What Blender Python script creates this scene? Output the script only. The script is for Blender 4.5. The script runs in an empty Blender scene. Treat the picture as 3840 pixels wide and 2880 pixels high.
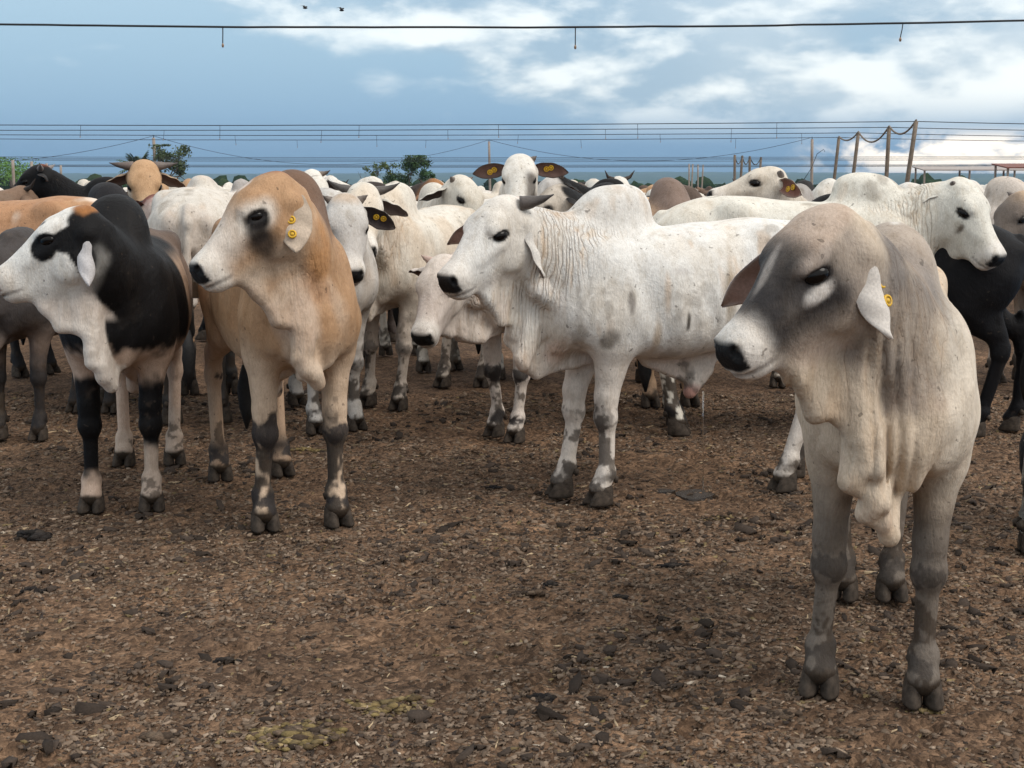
import bpy, bmesh, math, random
import numpy as np
from mathutils import Vector, Matrix

# ================================================================ camera, sky, sun, exposure
scene = bpy.context.scene
cam_d = bpy.data.cameras.new('camera'); cam = bpy.data.objects.new('camera', cam_d); scene.collection.objects.link(cam)
cam.location = (0, 0, 1.55); cam.rotation_euler = (math.radians(90-8.26), 0, 0)
cam_d.sensor_width = 36; cam_d.lens = 36*5320/3840; cam_d.clip_start = .05; cam_d.clip_end = 60000
scene.camera = cam
scene.view_settings.view_transform = 'Standard'; scene.view_settings.look = 'None'
scene.view_settings.gamma = 1; scene.view_settings.use_curve_mapping = False
scene.view_settings.exposure = 0.80
scene.render.film_transparent = False
SUN_EL, SUN_AZ = 48.0, 118.0            # azimuth clockwise from +Y (the view direction)
sun_d = bpy.data.lights.new('sun', 'SUN'); sun_d.energy = 1.15; sun_d.angle = math.radians(32); sun_d.color = (1, .94, .86)
sun = bpy.data.objects.new('sun', sun_d); scene.collection.objects.link(sun)
_e, _a = math.radians(SUN_EL), math.radians(SUN_AZ)
sun.rotation_euler = Vector((math.sin(_a)*math.cos(_e), math.cos(_a)*math.cos(_e), math.sin(_e))).to_track_quat('Z', 'Y').to_euler()

def build_sky():
    w = bpy.data.worlds.new('World'); scene.world = w; w.use_nodes = True; nt = w.node_tree
    for n in list(nt.nodes): nt.nodes.remove(n)
    new = nt.nodes.new; ln = nt.links.new
    out = new('ShaderNodeOutputWorld'); bg = new('ShaderNodeBackground'); ln(bg.outputs[0], out.inputs[0])
    bg.inputs[1].default_value = .10
    sky = new('ShaderNodeTexSky'); sky.sky_type = 'NISHITA'; sky.sun_disc = False
    sky.sun_elevation = math.radians(SUN_EL); sky.sun_rotation = math.radians(SUN_AZ); sky.air_density = 1.3; sky.dust_density = 2.0
    tc = new('ShaderNodeTexCoord'); nr = new('ShaderNodeVectorMath'); nr.operation = 'NORMALIZE'; ln(tc.outputs['Generated'], nr.inputs[0])
    sx = new('ShaderNodeSeparateXYZ'); ln(nr.outputs[0], sx.inputs[0])
    def m(op, a, b=None, clamp=False):
        n = new('ShaderNodeMath'); n.operation = op; n.use_clamp = clamp
        for i, v in enumerate((a, b)):
            if v is None: continue
            if hasattr(v, 'is_linked'): ln(v, n.inputs[i])
            else: n.inputs[i].default_value = v
        return n.outputs[0]
    def mr(v, a, b, c=0.0, d=1.0):
        n = new('ShaderNodeMapRange'); n.interpolation_type = 'SMOOTHSTEP'; ln(v, n.inputs[0])
        for i, q in enumerate((a, b, c, d)): n.inputs[i+1].default_value = q
        return n.outputs[0]
    def mix(f, a, b):
        n = new('ShaderNodeMix'); n.data_type = 'RGBA'
        for i, v in ((0, f), (6, a), (7, b)):
            if hasattr(v, 'is_linked'): ln(v, n.inputs[i])
            else: n.inputs[i].default_value = v
        return n.outputs[2]
    X, Y, Z = sx.outputs[0], sx.outputs[1], sx.outputs[2]
    zc = m('MAXIMUM', Z, 0.0)
    cv = new('ShaderNodeCombineXYZ'); ln(X, cv.inputs[0]); ln(Y, cv.inputs[1]); ln(m('MULTIPLY', Z, 2.3), cv.inputs[2])
    def noise(scale, det, rough, dist, off):
        mp = new('ShaderNodeMapping'); mp.inputs['Location'].default_value = off; ln(cv.outputs[0], mp.inputs['Vector'])
        n = new('ShaderNodeTexNoise'); ln(mp.outputs[0], n.inputs['Vector'])
        n.inputs['Scale'].default_value = scale; n.inputs['Detail'].default_value = det; n.inputs['Roughness'].default_value = rough; n.inputs['Distortion'].default_value = dist
        return n.outputs[0]
    # rain-filled blue grey air, darker low down, paler higher
    hz = new('ShaderNodeValToRGB'); ln(zc, hz.inputs[0]); e = hz.color_ramp.elements
    e[0].position = 0; e[0].color = (.150, .320, .520, 1); e[1].position = .55; e[1].color = (.92, .96, .98, 1)
    for p, c in ((.02, (.180, .335, .530)), (.045, (.235, .405, .595)), (.08, (.300, .470, .635)), (.125, (.375, .540, .680)), (.28, (.66, .78, .86))):
        x = e.new(p); x.color = (*c, 1)
    # heaps of cloud : thicker to the right and overhead
    n1 = noise(6.5, 7, .50, .15, (3.1, 1.7, .3)); n2 = noise(17.0, 7, .52, .2, (7.3, 2.2, .4)); n3 = noise(3.6, 4, .5, .1, (1.2, 9.1, .7))
    side = m('ADD', X, m('MULTIPLY', Z, 2.3))
    cover = mr(side, -.12, .34)
    dens = m('ADD', m('ADD', m('MULTIPLY', n1, .72), m('MULTIPLY', n2, .28)), m('SUBTRACT', m('MULTIPLY', cover, .34), .20))
    low = mr(Z, .020, .060)
    alpha = m('MULTIPLY', mr(dens, .38, .56), low, True)
    # sunlit tops and blue-grey bellies : compare the density with that a little higher up
    off = noise(6.5, 7, .50, .15, (3.1, 1.7, .345)); off2 = noise(17.0, 7, .52, .2, (7.3, 2.2, .44)); rim = m('ADD', m('SUBTRACT', n1, off), m('MULTIPLY', m('SUBTRACT', n2, off2), .5))
    lit = mr(m('ADD', m('MULTIPLY', rim, 2.4), m('MULTIPLY', n3, .9)), .20, .76)
    shade2 = mix(lit, (.330, .470, .610, 1), (.88, .94, .96, 1))
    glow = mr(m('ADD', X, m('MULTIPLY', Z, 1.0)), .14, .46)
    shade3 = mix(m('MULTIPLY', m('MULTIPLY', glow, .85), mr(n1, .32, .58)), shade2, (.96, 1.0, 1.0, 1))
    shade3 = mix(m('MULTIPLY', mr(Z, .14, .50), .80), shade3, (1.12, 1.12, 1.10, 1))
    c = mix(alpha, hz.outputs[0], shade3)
    # warm break in the cloud along the horizon to the right
    az = mr(X, .17, .27); el = m('MULTIPLY', mr(Z, .000, .006), m('SUBTRACT', 1.0, mr(Z, .018, .036)))
    nb = noise(22.0, 6, .55, .3, (2.2, 5.5, 0)); brk = m('MULTIPLY', m('MULTIPLY', az, el), mr(nb, .34, .50), True)
    c = mix(brk, c, (1.9, 1.62, 1.30, 1))
    # thin remnant of clear sky behind it all
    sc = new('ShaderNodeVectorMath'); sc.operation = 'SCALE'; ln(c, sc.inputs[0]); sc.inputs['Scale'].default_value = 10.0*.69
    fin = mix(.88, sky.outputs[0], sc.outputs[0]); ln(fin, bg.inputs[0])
build_sky()

# ---------------------------------------------------------------- numpy tools
F = np.float32
def V(*a): return np.array(a, dtype=F)
def nrm(a):
    a = np.asarray(a, dtype=F); return a/(np.linalg.norm(a)+1e-9)
def rot_ypr(yaw, pitch, roll=0.0):
    """columns = local axes; yaw about z, pitch = nose down, roll about x (degrees)"""
    a, b, c = [math.radians(v) for v in (yaw, pitch, roll)]
    Rz = np.array([[math.cos(a), -math.sin(a), 0], [math.sin(a), math.cos(a), 0], [0, 0, 1]])
    Ry = np.array([[math.cos(b), 0, math.sin(b)], [0, 1, 0], [-math.sin(b), 0, math.cos(b)]])
    Rx = np.array([[1, 0, 0], [0, math.cos(c), -math.sin(c)], [0, math.sin(c), math.cos(c)]])
    return (Rz@Ry@Rx).astype(F)
def sstep(a, b, x):
    t = np.clip((x-a)/(b-a), 0, 1); return t*t*(3-2*t)
def _hash(ix, iy, iz, seed):
    n = (ix*374761393 + iy*668265263 + iz*2147483647 + seed*1274126177) & 0xffffffff
    n = ((n ^ (n >> 13))*1274126177) & 0xffffffff
    return ((n ^ (n >> 16)) & 0xffff).astype(F)/F(65535.0)
def vnoise(P, scale, seed=0):
    """value noise 0..1"""
    q = np.asarray(P, dtype=np.float64)*scale + 1000.0
    i = np.floor(q).astype(np.int64); f = (q-i).astype(F); f = f*f*(3-2*f)
    x, y, z = i[:, 0], i[:, 1], i[:, 2]; fx, fy, fz = f[:, 0], f[:, 1], f[:, 2]
    r = 0
    for dx in (0, 1):
        wx = fx if dx else 1-fx
        for dy in (0, 1):
            wy = fy if dy else 1-fy
            for dz in (0, 1):
                wz = fz if dz else 1-fz
                r = r + _hash(x+dx, y+dy, z+dz, seed)*wx*wy*wz
    return r
def fbm(P, scale, seed=0, octv=3):
    r = 0; a = 0.5; t = 0
    for o in range(octv):
        r = r + a*vnoise(P, scale*2**o, seed+o*17); t += a; a *= 0.55
    return r/t
def pchip(xs, ys, n=240):
    xs = np.asarray(xs, float); ys = np.asarray(ys, float)
    h = np.diff(xs); d = np.diff(ys)/h
    m = np.zeros_like(ys); m[0] = d[0]; m[-1] = d[-1]
    for i in range(1, len(xs)-1):
        if d[i-1]*d[i] > 0:
            w1 = 2*h[i]+h[i-1]; w2 = h[i]+2*h[i-1]
            m[i] = (w1+w2)/(w1/d[i-1]+w2/d[i])
    X = np.linspace(xs[0], xs[-1], n); k = np.clip(np.searchsorted(xs, X)-1, 0, len(h)-1)
    t = (X-xs[k])/h[k]
    Y = (2*t**3-3*t**2+1)*ys[k]+(t**3-2*t**2+t)*h[k]*m[k]+(-2*t**3+3*t**2)*ys[k+1]+(t**3-t**2)*h[k]*m[k+1]
    return X.astype(F), Y.astype(F)

# ---------------------------------------------------------------- distance fields
def smin(a, b, k):
    h = np.maximum(k-np.abs(a-b), 0)/k
    return np.minimum(a, b)-h*h*(k*0.25)
def f_ell(c, r, R=None):
    c = V(*c); r = V(*r)
    def fn(P):
        q = P-c
        if R is not None: q = q@R
        a = q/r; k0 = np.sqrt((a*a).sum(1)); b = a/r; k1 = np.sqrt((b*b).sum(1))+1e-6
        return k0*(k0-1)/k1
    return fn
def f_seg(a, b, ra, rb):
    a = V(*a); b = V(*b); ab = b-a; L = float(ab@ab)+1e-9
    def fn(P):
        q = P-a; t = np.clip((q@ab)/L, 0, 1); q = q-t[:, None]*ab
        return np.sqrt((q*q).sum(1))-(ra+(rb-ra)*t)
    return fn
def f_eseg(a, b, up, s0, s1):
    """tapered limb with elliptical sections; s=(half width, half depth along up)"""
    a = V(*a); b = V(*b); ab = b-a; L = float(ab@ab)+1e-9; ax = nrm(ab)
    side = nrm(np.cross(np.asarray(up, dtype=F), ax)); u = np.cross(ax, side).astype(F)
    def fn(P):
        q = P-a; t = np.clip((q@ab)/L, 0, 1); q = q-t[:, None]*ab
        w = s0[0]+(s1[0]-s0[0])*t; h = s0[1]+(s1[1]-s0[1])*t; m = np.minimum(w, h)
        y = (q@side)/w; z = (q@u)/h; x = (q@ax)/m
        k0 = np.sqrt(x*x+y*y+z*z); k1 = np.sqrt((x/m)**2+(y/w)**2+(z/h)**2)+1e-6
        return k0*(k0-1)/k1
    return fn
def f_loft(c, R, xs, top, bot, wid, taper=0.0):
    c = V(*c); X, T = pchip(xs, top); _, B = pchip(xs, bot); _, W = pchip(xs, wid)
    def fn(P):
        q = P-c
        if R is not None: q = q@R
        x = q[:, 0]; t = np.interp(x, X, T).astype(F); b = np.interp(x, X, B).astype(F); w = np.interp(x, X, W).astype(F)
        h = (t-b)*0.5; z = (q[:, 2]-(t+b)*0.5)/h
        w = w*(1+taper*np.clip(z, -1, 1)); y = np.abs(q[:, 1])/w; z = np.abs(z)
        k0 = (y*y*np.sqrt(y)+z*z*np.sqrt(z))**F(0.4)
        d = (k0-1)*np.minimum(w, h)
        ex = np.maximum(np.maximum(X[0]-x, x-X[-1]), 0)
        return np.where(ex > 0, np.sqrt(np.maximum(d, 0)**2+ex*ex), d)
    return fn
def f_tri(a, b, c, r):
    a = V(*a); b = V(*b); c = V(*c); ba = b-a; cb = c-b; ac = a-c; n = np.cross(ba, ac)
    nn = float(n@n)+1e-12; e = [(ba, a), (cb, b), (ac, c)]
    cr = [np.cross(v, n) for v, _ in e]
    def fn(P):
        ps = [P-o for _, o in e]
        s = sum(np.sign(p@k) for p, k in zip(ps, cr))
        dd = None
        for (v, _), p in zip(e, ps):
            t = np.clip((p@v)/float(v@v+1e-12), 0, 1); q = p-t[:, None]*v; l = (q*q).sum(1)
            dd = l if dd is None else np.minimum(dd, l)
        pl = (ps[0]@n)**2/nn
        return np.sqrt(np.where(s < 2.0, dd, pl))-r
    return fn

def sdf_mesh(prims, lo, hi, h, disp=None, smooth=1):
    """prims: list of (op, k, fn). sparse evaluation in 8^3 blocks, then surface nets."""
    lo = np.asarray(lo, dtype=F); hi = np.asarray(hi, dtype=F); S = 8*h
    nb = np.ceil((hi-lo)/S).astype(int)
    g = np.stack(np.meshgrid(*[np.arange(n) for n in nb], indexing='ij'), -1).reshape(-1, 3)
    C = (lo+(g+0.5)*S-h*0.5).astype(F)
    cd = []; D = np.full(len(C), 10, dtype=F)
    for op, k, fn in prims:
        d = fn(C).astype(F); cd.append(d)
        D = smin(D, d, k) if op == 'u' else -smin(-D, d, k)
    half = S*0.87
    act = np.abs(D) < half*1.35+0.03
    ai = np.nonzero(act)[0]
    off = (np.stack(np.meshgrid(*[np.arange(8)]*3, indexing='ij'), -1).reshape(-1, 3)*h).astype(F)
    base = (lo+g[ai]*S).astype(F)
    DD = np.full((len(ai), 512), 10, dtype=F)
    for (op, k, fn), d in zip(prims, cd):
        da = d[ai]
        sel = np.nonzero(da < (half*1.3+k+0.02 if op == 's' else D[ai]+2.3*half+k+0.015))[0]
        if len(sel) == 0: continue
        P = (base[sel][:, None, :]+off[None]).reshape(-1, 3)
        v = fn(P).astype(F).reshape(len(sel), 512)
        DD[sel] = smin(DD[sel], v, k) if op == 'u' else -smin(-DD[sel], v, k)
    if disp is not None:
        P = (base[:, None, :]+off[None]).reshape(-1, 3)
        DD += disp(P).reshape(len(ai), 512)
    n = nb*8
    A = np.where(D < 0, F(-1), F(1)).reshape(nb)
    A = np.repeat(np.repeat(np.repeat(A, 8, 0), 8, 1), 8, 2)
    A6 = A.reshape(nb[0], 8, nb[1], 8, nb[2], 8)
    gi = g[ai]
    A6[gi[:, 0], :, gi[:, 1], :, gi[:, 2], :] = DD.reshape(-1, 8, 8, 8)
    A = A6.reshape(n)
    s = A < 0
    c8 = [s[i:n[0]-1+i, j:n[1]-1+j, k:n[2]-1+k] for i in (0, 1) for j in (0, 1) for k in (0, 1)]
    al = c8[0].copy(); an = c8[0].copy()
    for c in c8[1:]: al &= c; an |= c
    mix = an & ~al
    ci = np.stack(np.nonzero(mix), -1)
    idx = np.full(mix.shape, -1, dtype=np.int64); idx[mix] = np.arange(len(ci))
    acc = np.zeros((len(ci), 3), F); cnt = np.zeros(len(ci), F)
    corners = [(i, j, k) for i in (0, 1) for j in (0, 1) for k in (0, 1)]
    val = {c: A[ci[:, 0]+c[0], ci[:, 1]+c[1], ci[:, 2]+c[2]] for c in corners}
    for c in corners:
        for ax in range(3):
            if c[ax]: continue
            e = list(c); e[ax] = 1; e = tuple(e)
            a, b = val[c], val[e]; m = (a < 0) != (b < 0)
            t = np.where(m, a/np.where(m, a-b, 1), 0)
            p = np.tile(np.array(c, F), (len(ci), 1)); p[:, ax] += t
            acc += p*m[:, None]; cnt += m
    Vt = lo+(ci+acc/cnt[:, None])*h
    quads = []
    for ax in range(3):
        o = [1 if a == ax else 0 for a in range(3)]
        s0 = s[:n[0]-o[0], :n[1]-o[1], :n[2]-o[2]]; s1 = s[o[0]:, o[1]:, o[2]:]
        ch = np.stack(np.nonzero(s0 != s1), -1)
        u, w = [(1, 2), (2, 0), (0, 1)][ax]
        ok = (ch[:, u] > 0) & (ch[:, w] > 0) & (ch[:, u] < n[u]-1) & (ch[:, w] < n[w]-1)
        ch = ch[ok]
        def cell(du, dw):
            q = ch.copy(); q[:, u] += du; q[:, w] += dw
            return idx[q[:, 0], q[:, 1], q[:, 2]]
        q = np.stack([cell(-1, -1), cell(0, -1), cell(0, 0), cell(-1, 0)], -1)
        flip = ~s0[ch[:, 0], ch[:, 1], ch[:, 2]]
        q[flip] = q[flip][:, ::-1]
        quads.append(q)
    Q = np.concatenate(quads); Q = Q[(Q >= 0).all(1)]
    for _ in range(smooth):
        a = Q.ravel(); b = np.roll(Q, -1, 1).ravel()
        cn = np.bincount(a, minlength=len(Vt))+np.bincount(b, minlength=len(Vt))+1e-6
        av = np.stack([(np.bincount(a, Vt[b, i], len(Vt))+np.bincount(b, Vt[a, i], len(Vt)))/cn for i in range(3)], -1)
        Vt = (Vt*0.5+av*0.5).astype(F)
    return Vt.astype(F), Q
def mesh_np(name, Vt, Q, smooth=True):
    me = bpy.data.meshes.new(name)
    Q = np.asarray(Q); k = Q.shape[1]
    me.vertices.add(len(Vt)); me.vertices.foreach_set('co', np.asarray(Vt, dtype=F).ravel())
    me.loops.add(Q.size); me.loops.foreach_set('vertex_index', Q.astype(np.int32).ravel())
    me.polygons.add(len(Q)); me.polygons.foreach_set('loop_start', np.arange(0, Q.size, k, dtype=np.int32))
    me.update(calc_edges=True)
    if smooth: me.polygons.foreach_set('use_smooth', np.ones(len(Q), dtype=bool))
    return me
def set_col(me, name, C):
    at = me.attributes.new(name, 'FLOAT_COLOR', 'POINT')
    D = np.ones((len(C), 4), F); D[:, :3] = C; at.data.foreach_set('color', D.ravel())
def set_f(me, name, A):
    at = me.attributes.new(name, 'FLOAT', 'POINT'); at.data.foreach_set('value', np.asarray(A, F).ravel())

# ---------------------------------------------------------------- the animal
HX = [-.085, -.055, 0.0, .07, .14, .22, .31, .39, .445, .488, .512]
HT = [-.00, .060, .112, .146, .149, .123, .088, .067, .057, .046, .022]
HB = [-.03, -.085, -.132, -.172, -.190, -.180, -.148, -.124, -.118, -.108, -.082]
HW = [.02, .072, .100, .113, .115, .095, .078, .070, .072, .068, .048]
TX = [-.90, -.86, -.78, -.62, -.45, -.20, .05, .25, .42, .54, .63, .69]
TT = [1.12, 1.20, 1.285, 1.345, 1.360, 1.335, 1.320, 1.325, 1.32, 1.26, 1.15, 1.02]
TB = [1.02, .96, .89, .82, .755, .690, .665, .685, .715, .745, .79, .88]
TW = [.03, .09, .165, .235, .275, .305, .310, .285, .25, .215, .15, .04]

def cow_parts(sp):
    """returns prims with groups, plus frames. sp = pose/shape dict (unit animal, hump about 1.5 m)"""
    G = sp.get
    hp = V(*sp['head']); R = rot_ypr(*sp['rot']); hs = G('hs', 1.0)
    girth = G('girth', 1.0)
    pr = []
    def add(group, op, k, fn): pr.append((group, op, k, fn))
    # trunk
    tw = [w*girth for w in TW]
    tb = [1.0-(1.0-b)*G('deep', 1.0) if b < 1 else b for b in TB]
    add('torso', 'u', .05, f_loft((0, 0, 0), None, TX, TT, tb, tw, -.10))
    for s in (1, -1):
        add('torso', 'u', .06, f_ell((-.44, s*.185*girth, 1.27), (.09, .05, .06)))          # hook bones
        add('torso', 'u', .06, f_ell((-.83, s*.10, 1.16), (.06, .05, .06)))            # pin bones
        add('torso', 's', .10, f_ell((-.33, s*.40*girth, 1.17), (.15, .11, .13)))            # flank hollow
        add('torso', 'u', .07, f_ell((.37, s*.170*girth, 1.00), (.14, .080, .25), rot_ypr(0, 12)))
        add('torso', 'u', .06, f_ell((.47, s*.15*girth, .94), (.13, .095, .16)))
        add('torso', 'u', .09, f_ell((-.66, s*.135*girth, 1.00), (.19, .115, .26), rot_ypr(0, -8)))
        add('torso', 's', .07, f_ell((.225, s*.345*girth, .98), (.035, .06, .26), rot_ypr(0, 14)))   # behind shoulder
    add('torso', 'u', .08, f_ell((.57, 0, .92), (.13, .135*girth, .17)))                       # brisket
    hz = G('hump', 1.0)
    add('hump', 'u', .075, f_ell((.30, 0, 1.335+.025*hz), (.190, .118*(.6+.4*hz)*G('humpw', 1.0), .155*hz), rot_ypr(0, -10)))
    add('hump', 'u', .05, f_ell((.23, 0, 1.37+.05*hz), (.10, .08*(.6+.4*hz)*G('humpw', 1.0), .085*hz)))
    add('hump', 'u', .09, f_ell((.47, 0, 1.27+.02*hz), (.17, .085, .105*hz), rot_ypr(0, 14)))
    # sheath / navel flap
    if G('sheath', 0) > 0:
        q = G('sheath', 0)
        add('dewlap', 'u', .05, f_tri((.12, 0, .66), (-.34, 0, .74), (-.12, 0, .67-.10*q), .026))
        add('dewlap', 'u', .04, f_seg((-.20, 0, .67-.06*q), (-.12, 0, .63-.12*q), .042, .034))
    # tail
    tl = [(-.84, 0, 1.24), (-.915, 0, 1.16), (-.93, .01, .95), (-.925, .015, .70), (-.92, .02, .52)]
    for i in range(4): add('tail', 'u', .03, f_seg(tl[i], tl[i+1], .034-.006*i, .030-.006*i))
    # legs
    hooves = []
    st = G('stance', [(0, 0), (0, 0), (0, 0), (0, 0)])     # fl, fr, hl, hr : dx, dy
    for i, s in enumerate((1, -1)):
        dx, dy = st[i]
        E = V(.36, s*.158, .775); K = V(.385+dx*.55, s*.140+dy*.55, .425); Fl = V(.375+dx, s*.135+dy, .150); Cc = Fl+V(.035, 0, -.072)
        g = 'leg'
        add(g, 'u', .06, f_eseg(E+V(.03, 0, .14), E, (1, 0, 0), (.098, .135), (.084, .112)))
        add(g, 'u', .035, f_eseg(E, K+V(0, 0, .09), (1, 0, 0), (.080, .103), (.048, .055)))
        add(g, 'u', .03, f_eseg(K+V(0, 0, .10), K, (1, 0, 0), (.049, .053), (.052, .053)))
        add(g, 'u', .025, f_ell(K+V(.006, 0, -.005), (.053, .055, .060)))
        add(g, 'u', .025, f_eseg(K+V(-.005, 0, -.03), Fl+V(-.002, 0, .03), (1, 0, 0), (.037, .041), (.034, .039)))
        add(g, 'u', .02, f_ell(Fl, (.048, .049, .044)))
        add(g, 'u', .02, f_eseg(Fl, Cc, (1, 0, 0), (.043, .040), (.053, .052)))
        hooves.append(Cc)
    for i, s in enumerate((1, -1)):
        dx, dy = st[2+i]
        St = V(-.47+dx*.25, s*.185*girth, .80); Hk = V(-.815+dx*.7, s*.150+dy*.6, .535); Fl = V(-.765+dx, s*.140+dy, .150); Cc = Fl+V(.037, 0, -.072)
        g = 'leg'
        add(g, 'u', .08, f_eseg((-.66, s*.145*girth, 1.05), St+V(-.06, -s*.02, .02), (1, 0, 0), (.10, .17), (.085, .13)))
        add(g, 'u', .06, f_eseg(St+V(-.07, -s*.03, 0), Hk+V(.02, 0, .10), (1, 0, .4), (.080, .125), (.040, .060)))
        add(g, 'u', .04, f_seg(Hk+V(-.045, 0, .04), Hk+V(.015, 0, .22), .026, .034))
        add(g, 'u', .03, f_eseg(Hk+V(.025, 0, .12), Hk+V(0, 0, -.01), (1, 0, .3), (.040, .052), (.040, .052)))
        add(g, 'u', .025, f_ell(Hk+V(-.015, 0, 0), (.055, .043, .062)))
        add(g, 'u', .025, f_eseg(Hk+V(-.01, 0, -.03), Fl+V(-.003, 0, .03), (1, 0, 0), (.035, .046), (.034, .041)))
        add(g, 'u', .02, f_ell(Fl, (.048, .049, .044)))
        add(g, 'u', .02, f_eseg(Fl, Cc, (1, 0, 0), (.043, .040), (.053, .052)))
        hooves.append(Cc)
    # neck : bezier from the shoulders to the back of the skull
    def hd(x, y, z): return (hp+R@V(x*hs, y*hs, z*hs)).astype(F)
    P0 = V(.36, 0, 1.06); P3 = hd(.045, 0, -.050); up3 = R@V(-.25, 0, 1); up0 = V(0, 0, 1)
    toh = nrm(P3-P0); dist = float(np.linalg.norm(P3-P0))
    P1 = P0+nrm(V(1, 0, .25)*.8+toh*.6)*dist*.36
    back = nrm(-toh*.55+R@V(-.45, 0, -.75)*.45*G('nb', 1.0))
    P2 = P3+back*dist*.30
    ts = np.linspace(0, 1, 8); pts = []; ups = []
    for t in ts:
        pts.append(((1-t)**3*P0+3*(1-t)**2*t*P1+3*(1-t)*t*t*P2+t**3*P3).astype(F))
        ups.append(nrm(up0*(1-t)+up3*t*.9+V(0, 0, .15)))
    thick = G('neck', 1.0)
    wd = np.interp(ts, [0, .3, .6, 1], [.185, .148, .118, .098])*thick
    hh = np.interp(ts, [0, .3, .6, 1], [.270, .220, .180, .135])*thick
    for i in range(7):
        add('neck', 'u', .06, f_eseg(pts[i], pts[i+1], ups[i], (wd[i], hh[i]), (wd[i+1], hh[i+1])))
    # dewlap : sheet hanging from throat to brisket, with folds
    dl = G('dewlap', 1.0); rs = np.random.RandomState(G('seed', 1)+5)
    tl = G('throat', 1.8*dl); Tt = hd(.065+G('tfwd', 0.0), 0, -.190)+V(0, 0, -.092*tl); Bt = V(.665+.02*dl, 0, .80-.13*dl)
    Ct = (Tt+Bt)*.5+V(.05*dl, 0, -.06*dl); Ct[0] = max(Ct[0], .68+.05*dl); Ct += V(*G('dlc', (0, 0, 0)))
    lows = [hd(.36, 0, -.08), hd(.26, 0, -.10), hd(.14, 0, -.10)]; tf = G('tfwd', 0.0); edge = [hd(.355+tf*.3, 0, -.118), hd(.265+tf*.7, 0, -.180+.12*tf)+V(0, 0, -.020*tl), hd(.165+tf, 0, -.205+.1*tf)+V(0, 0, -.065*tl)]
    for t in (0, .14, .28, .42, .56, .70, .85, 1.0):
        e = Tt*(1-t)**2+Ct*2*t*(1-t)+Bt*t*t
        lat = (rs.rand()-.5)*.095*dl*math.sin(math.pi*min(1, t+.12))
        e = e+V(0, lat, (rs.rand()-.5)*.03*dl)
        c = pts[7]*(1-t)+V(.46, 0, .80)*t; c = pts[int(round(7-5*t))]*(1-t)+c*t
        lows.append((c+(e-c)*.35).astype(F)); edge.append(e.astype(F))
    lows.append(V(.50, 0, .80)); edge.append(V(.50, -.02, .745-.06*dl))
    lows.append(V(.30, 0, .76)); edge.append(V(.30, 0, .690))
    th = G('dthick', .016)
    th0 = th
    for i in range(len(lows)-1):
        th = th0*(1.15-.45*i/len(lows))
        add('dewlap', 'u', .045, f_tri(lows[i], edge[i], lows[i+1], th))
        add('dewlap', 'u', .030, f_tri(edge[i], edge[i+1], lows[i+1], th))
        add('dewlap', 'u', .02, f_seg(edge[i], edge[i+1], th*1.2, th*1.2))
    for s in (1, -1):      # loose side folds running down from throat to brisket
        q0 = pts[4]*.5+Tt*.5+V(0, s*.085, 0); q1 = V(.60, s*.10, .95); q2 = V(.60, s*.055, .76)
        add('dewlap', 'u', .05, f_seg(q0, q1, .030*dl, .034*dl)); add('dewlap', 'u', .05, f_seg(q1, q2, .034*dl, .024*dl))
    # head
    def Rl(*a): return (R@rot_ypr(*a)).astype(F)
    sc = lambda r: tuple(hs*x for x in r)
    fw = G('fw', 1.0)
    add('head', 'u', .045, f_loft(hp, R, [x*hs for x in HX], [x*hs for x in HT], [x*hs for x in HB], [x*hs*fw for x in HW], .10))
    add('head', 'u', .05, f_ell(hd(.020, 0, .080), sc((.075, .075, .052)), R))                      # poll
    for s in (1, -1):
        add('head', 'u', .03, f_ell(hd(.155, s*.083*fw, .084), sc((.070, .030, .032)), Rl(0, -6)))        # brow
        add('head', 'u', .035, f_ell(hd(.130, s*.075*fw, -.085), sc((.100, .036, .068)), Rl(0, 22)))      # cheek muscle
        add('head', 'u', .03, f_seg(hd(.205, s*.086*fw, .002), hd(.330, s*.056, -.005), .022*hs, .016*hs))  # cheek bone
        add('head', 'u', .03, f_ell(hd(.02, s*.085*fw, -.005), sc((.045, .045, .045)), R))                # ear root
        add('head', 's', .018, f_ell(hd(.186, s*.128*fw, .046), sc((.042, .024, .027)), Rl(-s*14, -16)))    # socket
        add('head', 'u', .012, f_seg(hd(.144, s*.107*fw, .058), hd(.178, s*.107*fw, .075), .010*hs, .011*hs))
        add('head', 'u', .012, f_seg(hd(.178, s*.107*fw, .075), hd(.214, s*.098*fw, .074), .011*hs, .010*hs))  # upper lid
        add('head', 'u', .010, f_seg(hd(.160, s*.107*fw, .008), hd(.214, s*.095*fw, .030), .009*hs, .008*hs))  # lower lid
    add('head', 'u', .03, f_ell(hd(.452, 0, -.012), sc((.052, .074, .055)), R))                     # muzzle
    add('head', 'u', .025, f_ell(hd(.425, 0, -.100), sc((.060, .050, .030)), R))                    # chin
    for s in (1, -1):
        add('head', 'u', .015, f_ell(hd(.484, s*.043, .008), sc((.027, .025, .032)), R))            # nostril rim
        add('head', 's', .010, f_ell(hd(.504, s*.054, .010), sc((.024, .012, .017)), Rl(s*38, 25)))
        m = [hd(.512, s*.02, -.068), hd(.475, s*.064, -.075), hd(.435, s*.076, -.082), hd(.395, s*.076, -.090)]
        for i in range(3): add('head', 's', .010, f_seg(m[i], m[i+1], .0060*hs, .0050*hs))
    fr = dict(hp=hp, R=R, hs=hs, hd=hd, pts=pts, ups=ups, hooves=hooves, fw=fw)
    return pr, fr

def gmin(pr, groups, P):
    d = np.full(len(P), 9, F)
    for g, op, k, fn in pr:
        if g in groups and op == 'u': d = smin(d, fn(P), k)
    return d

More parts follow.
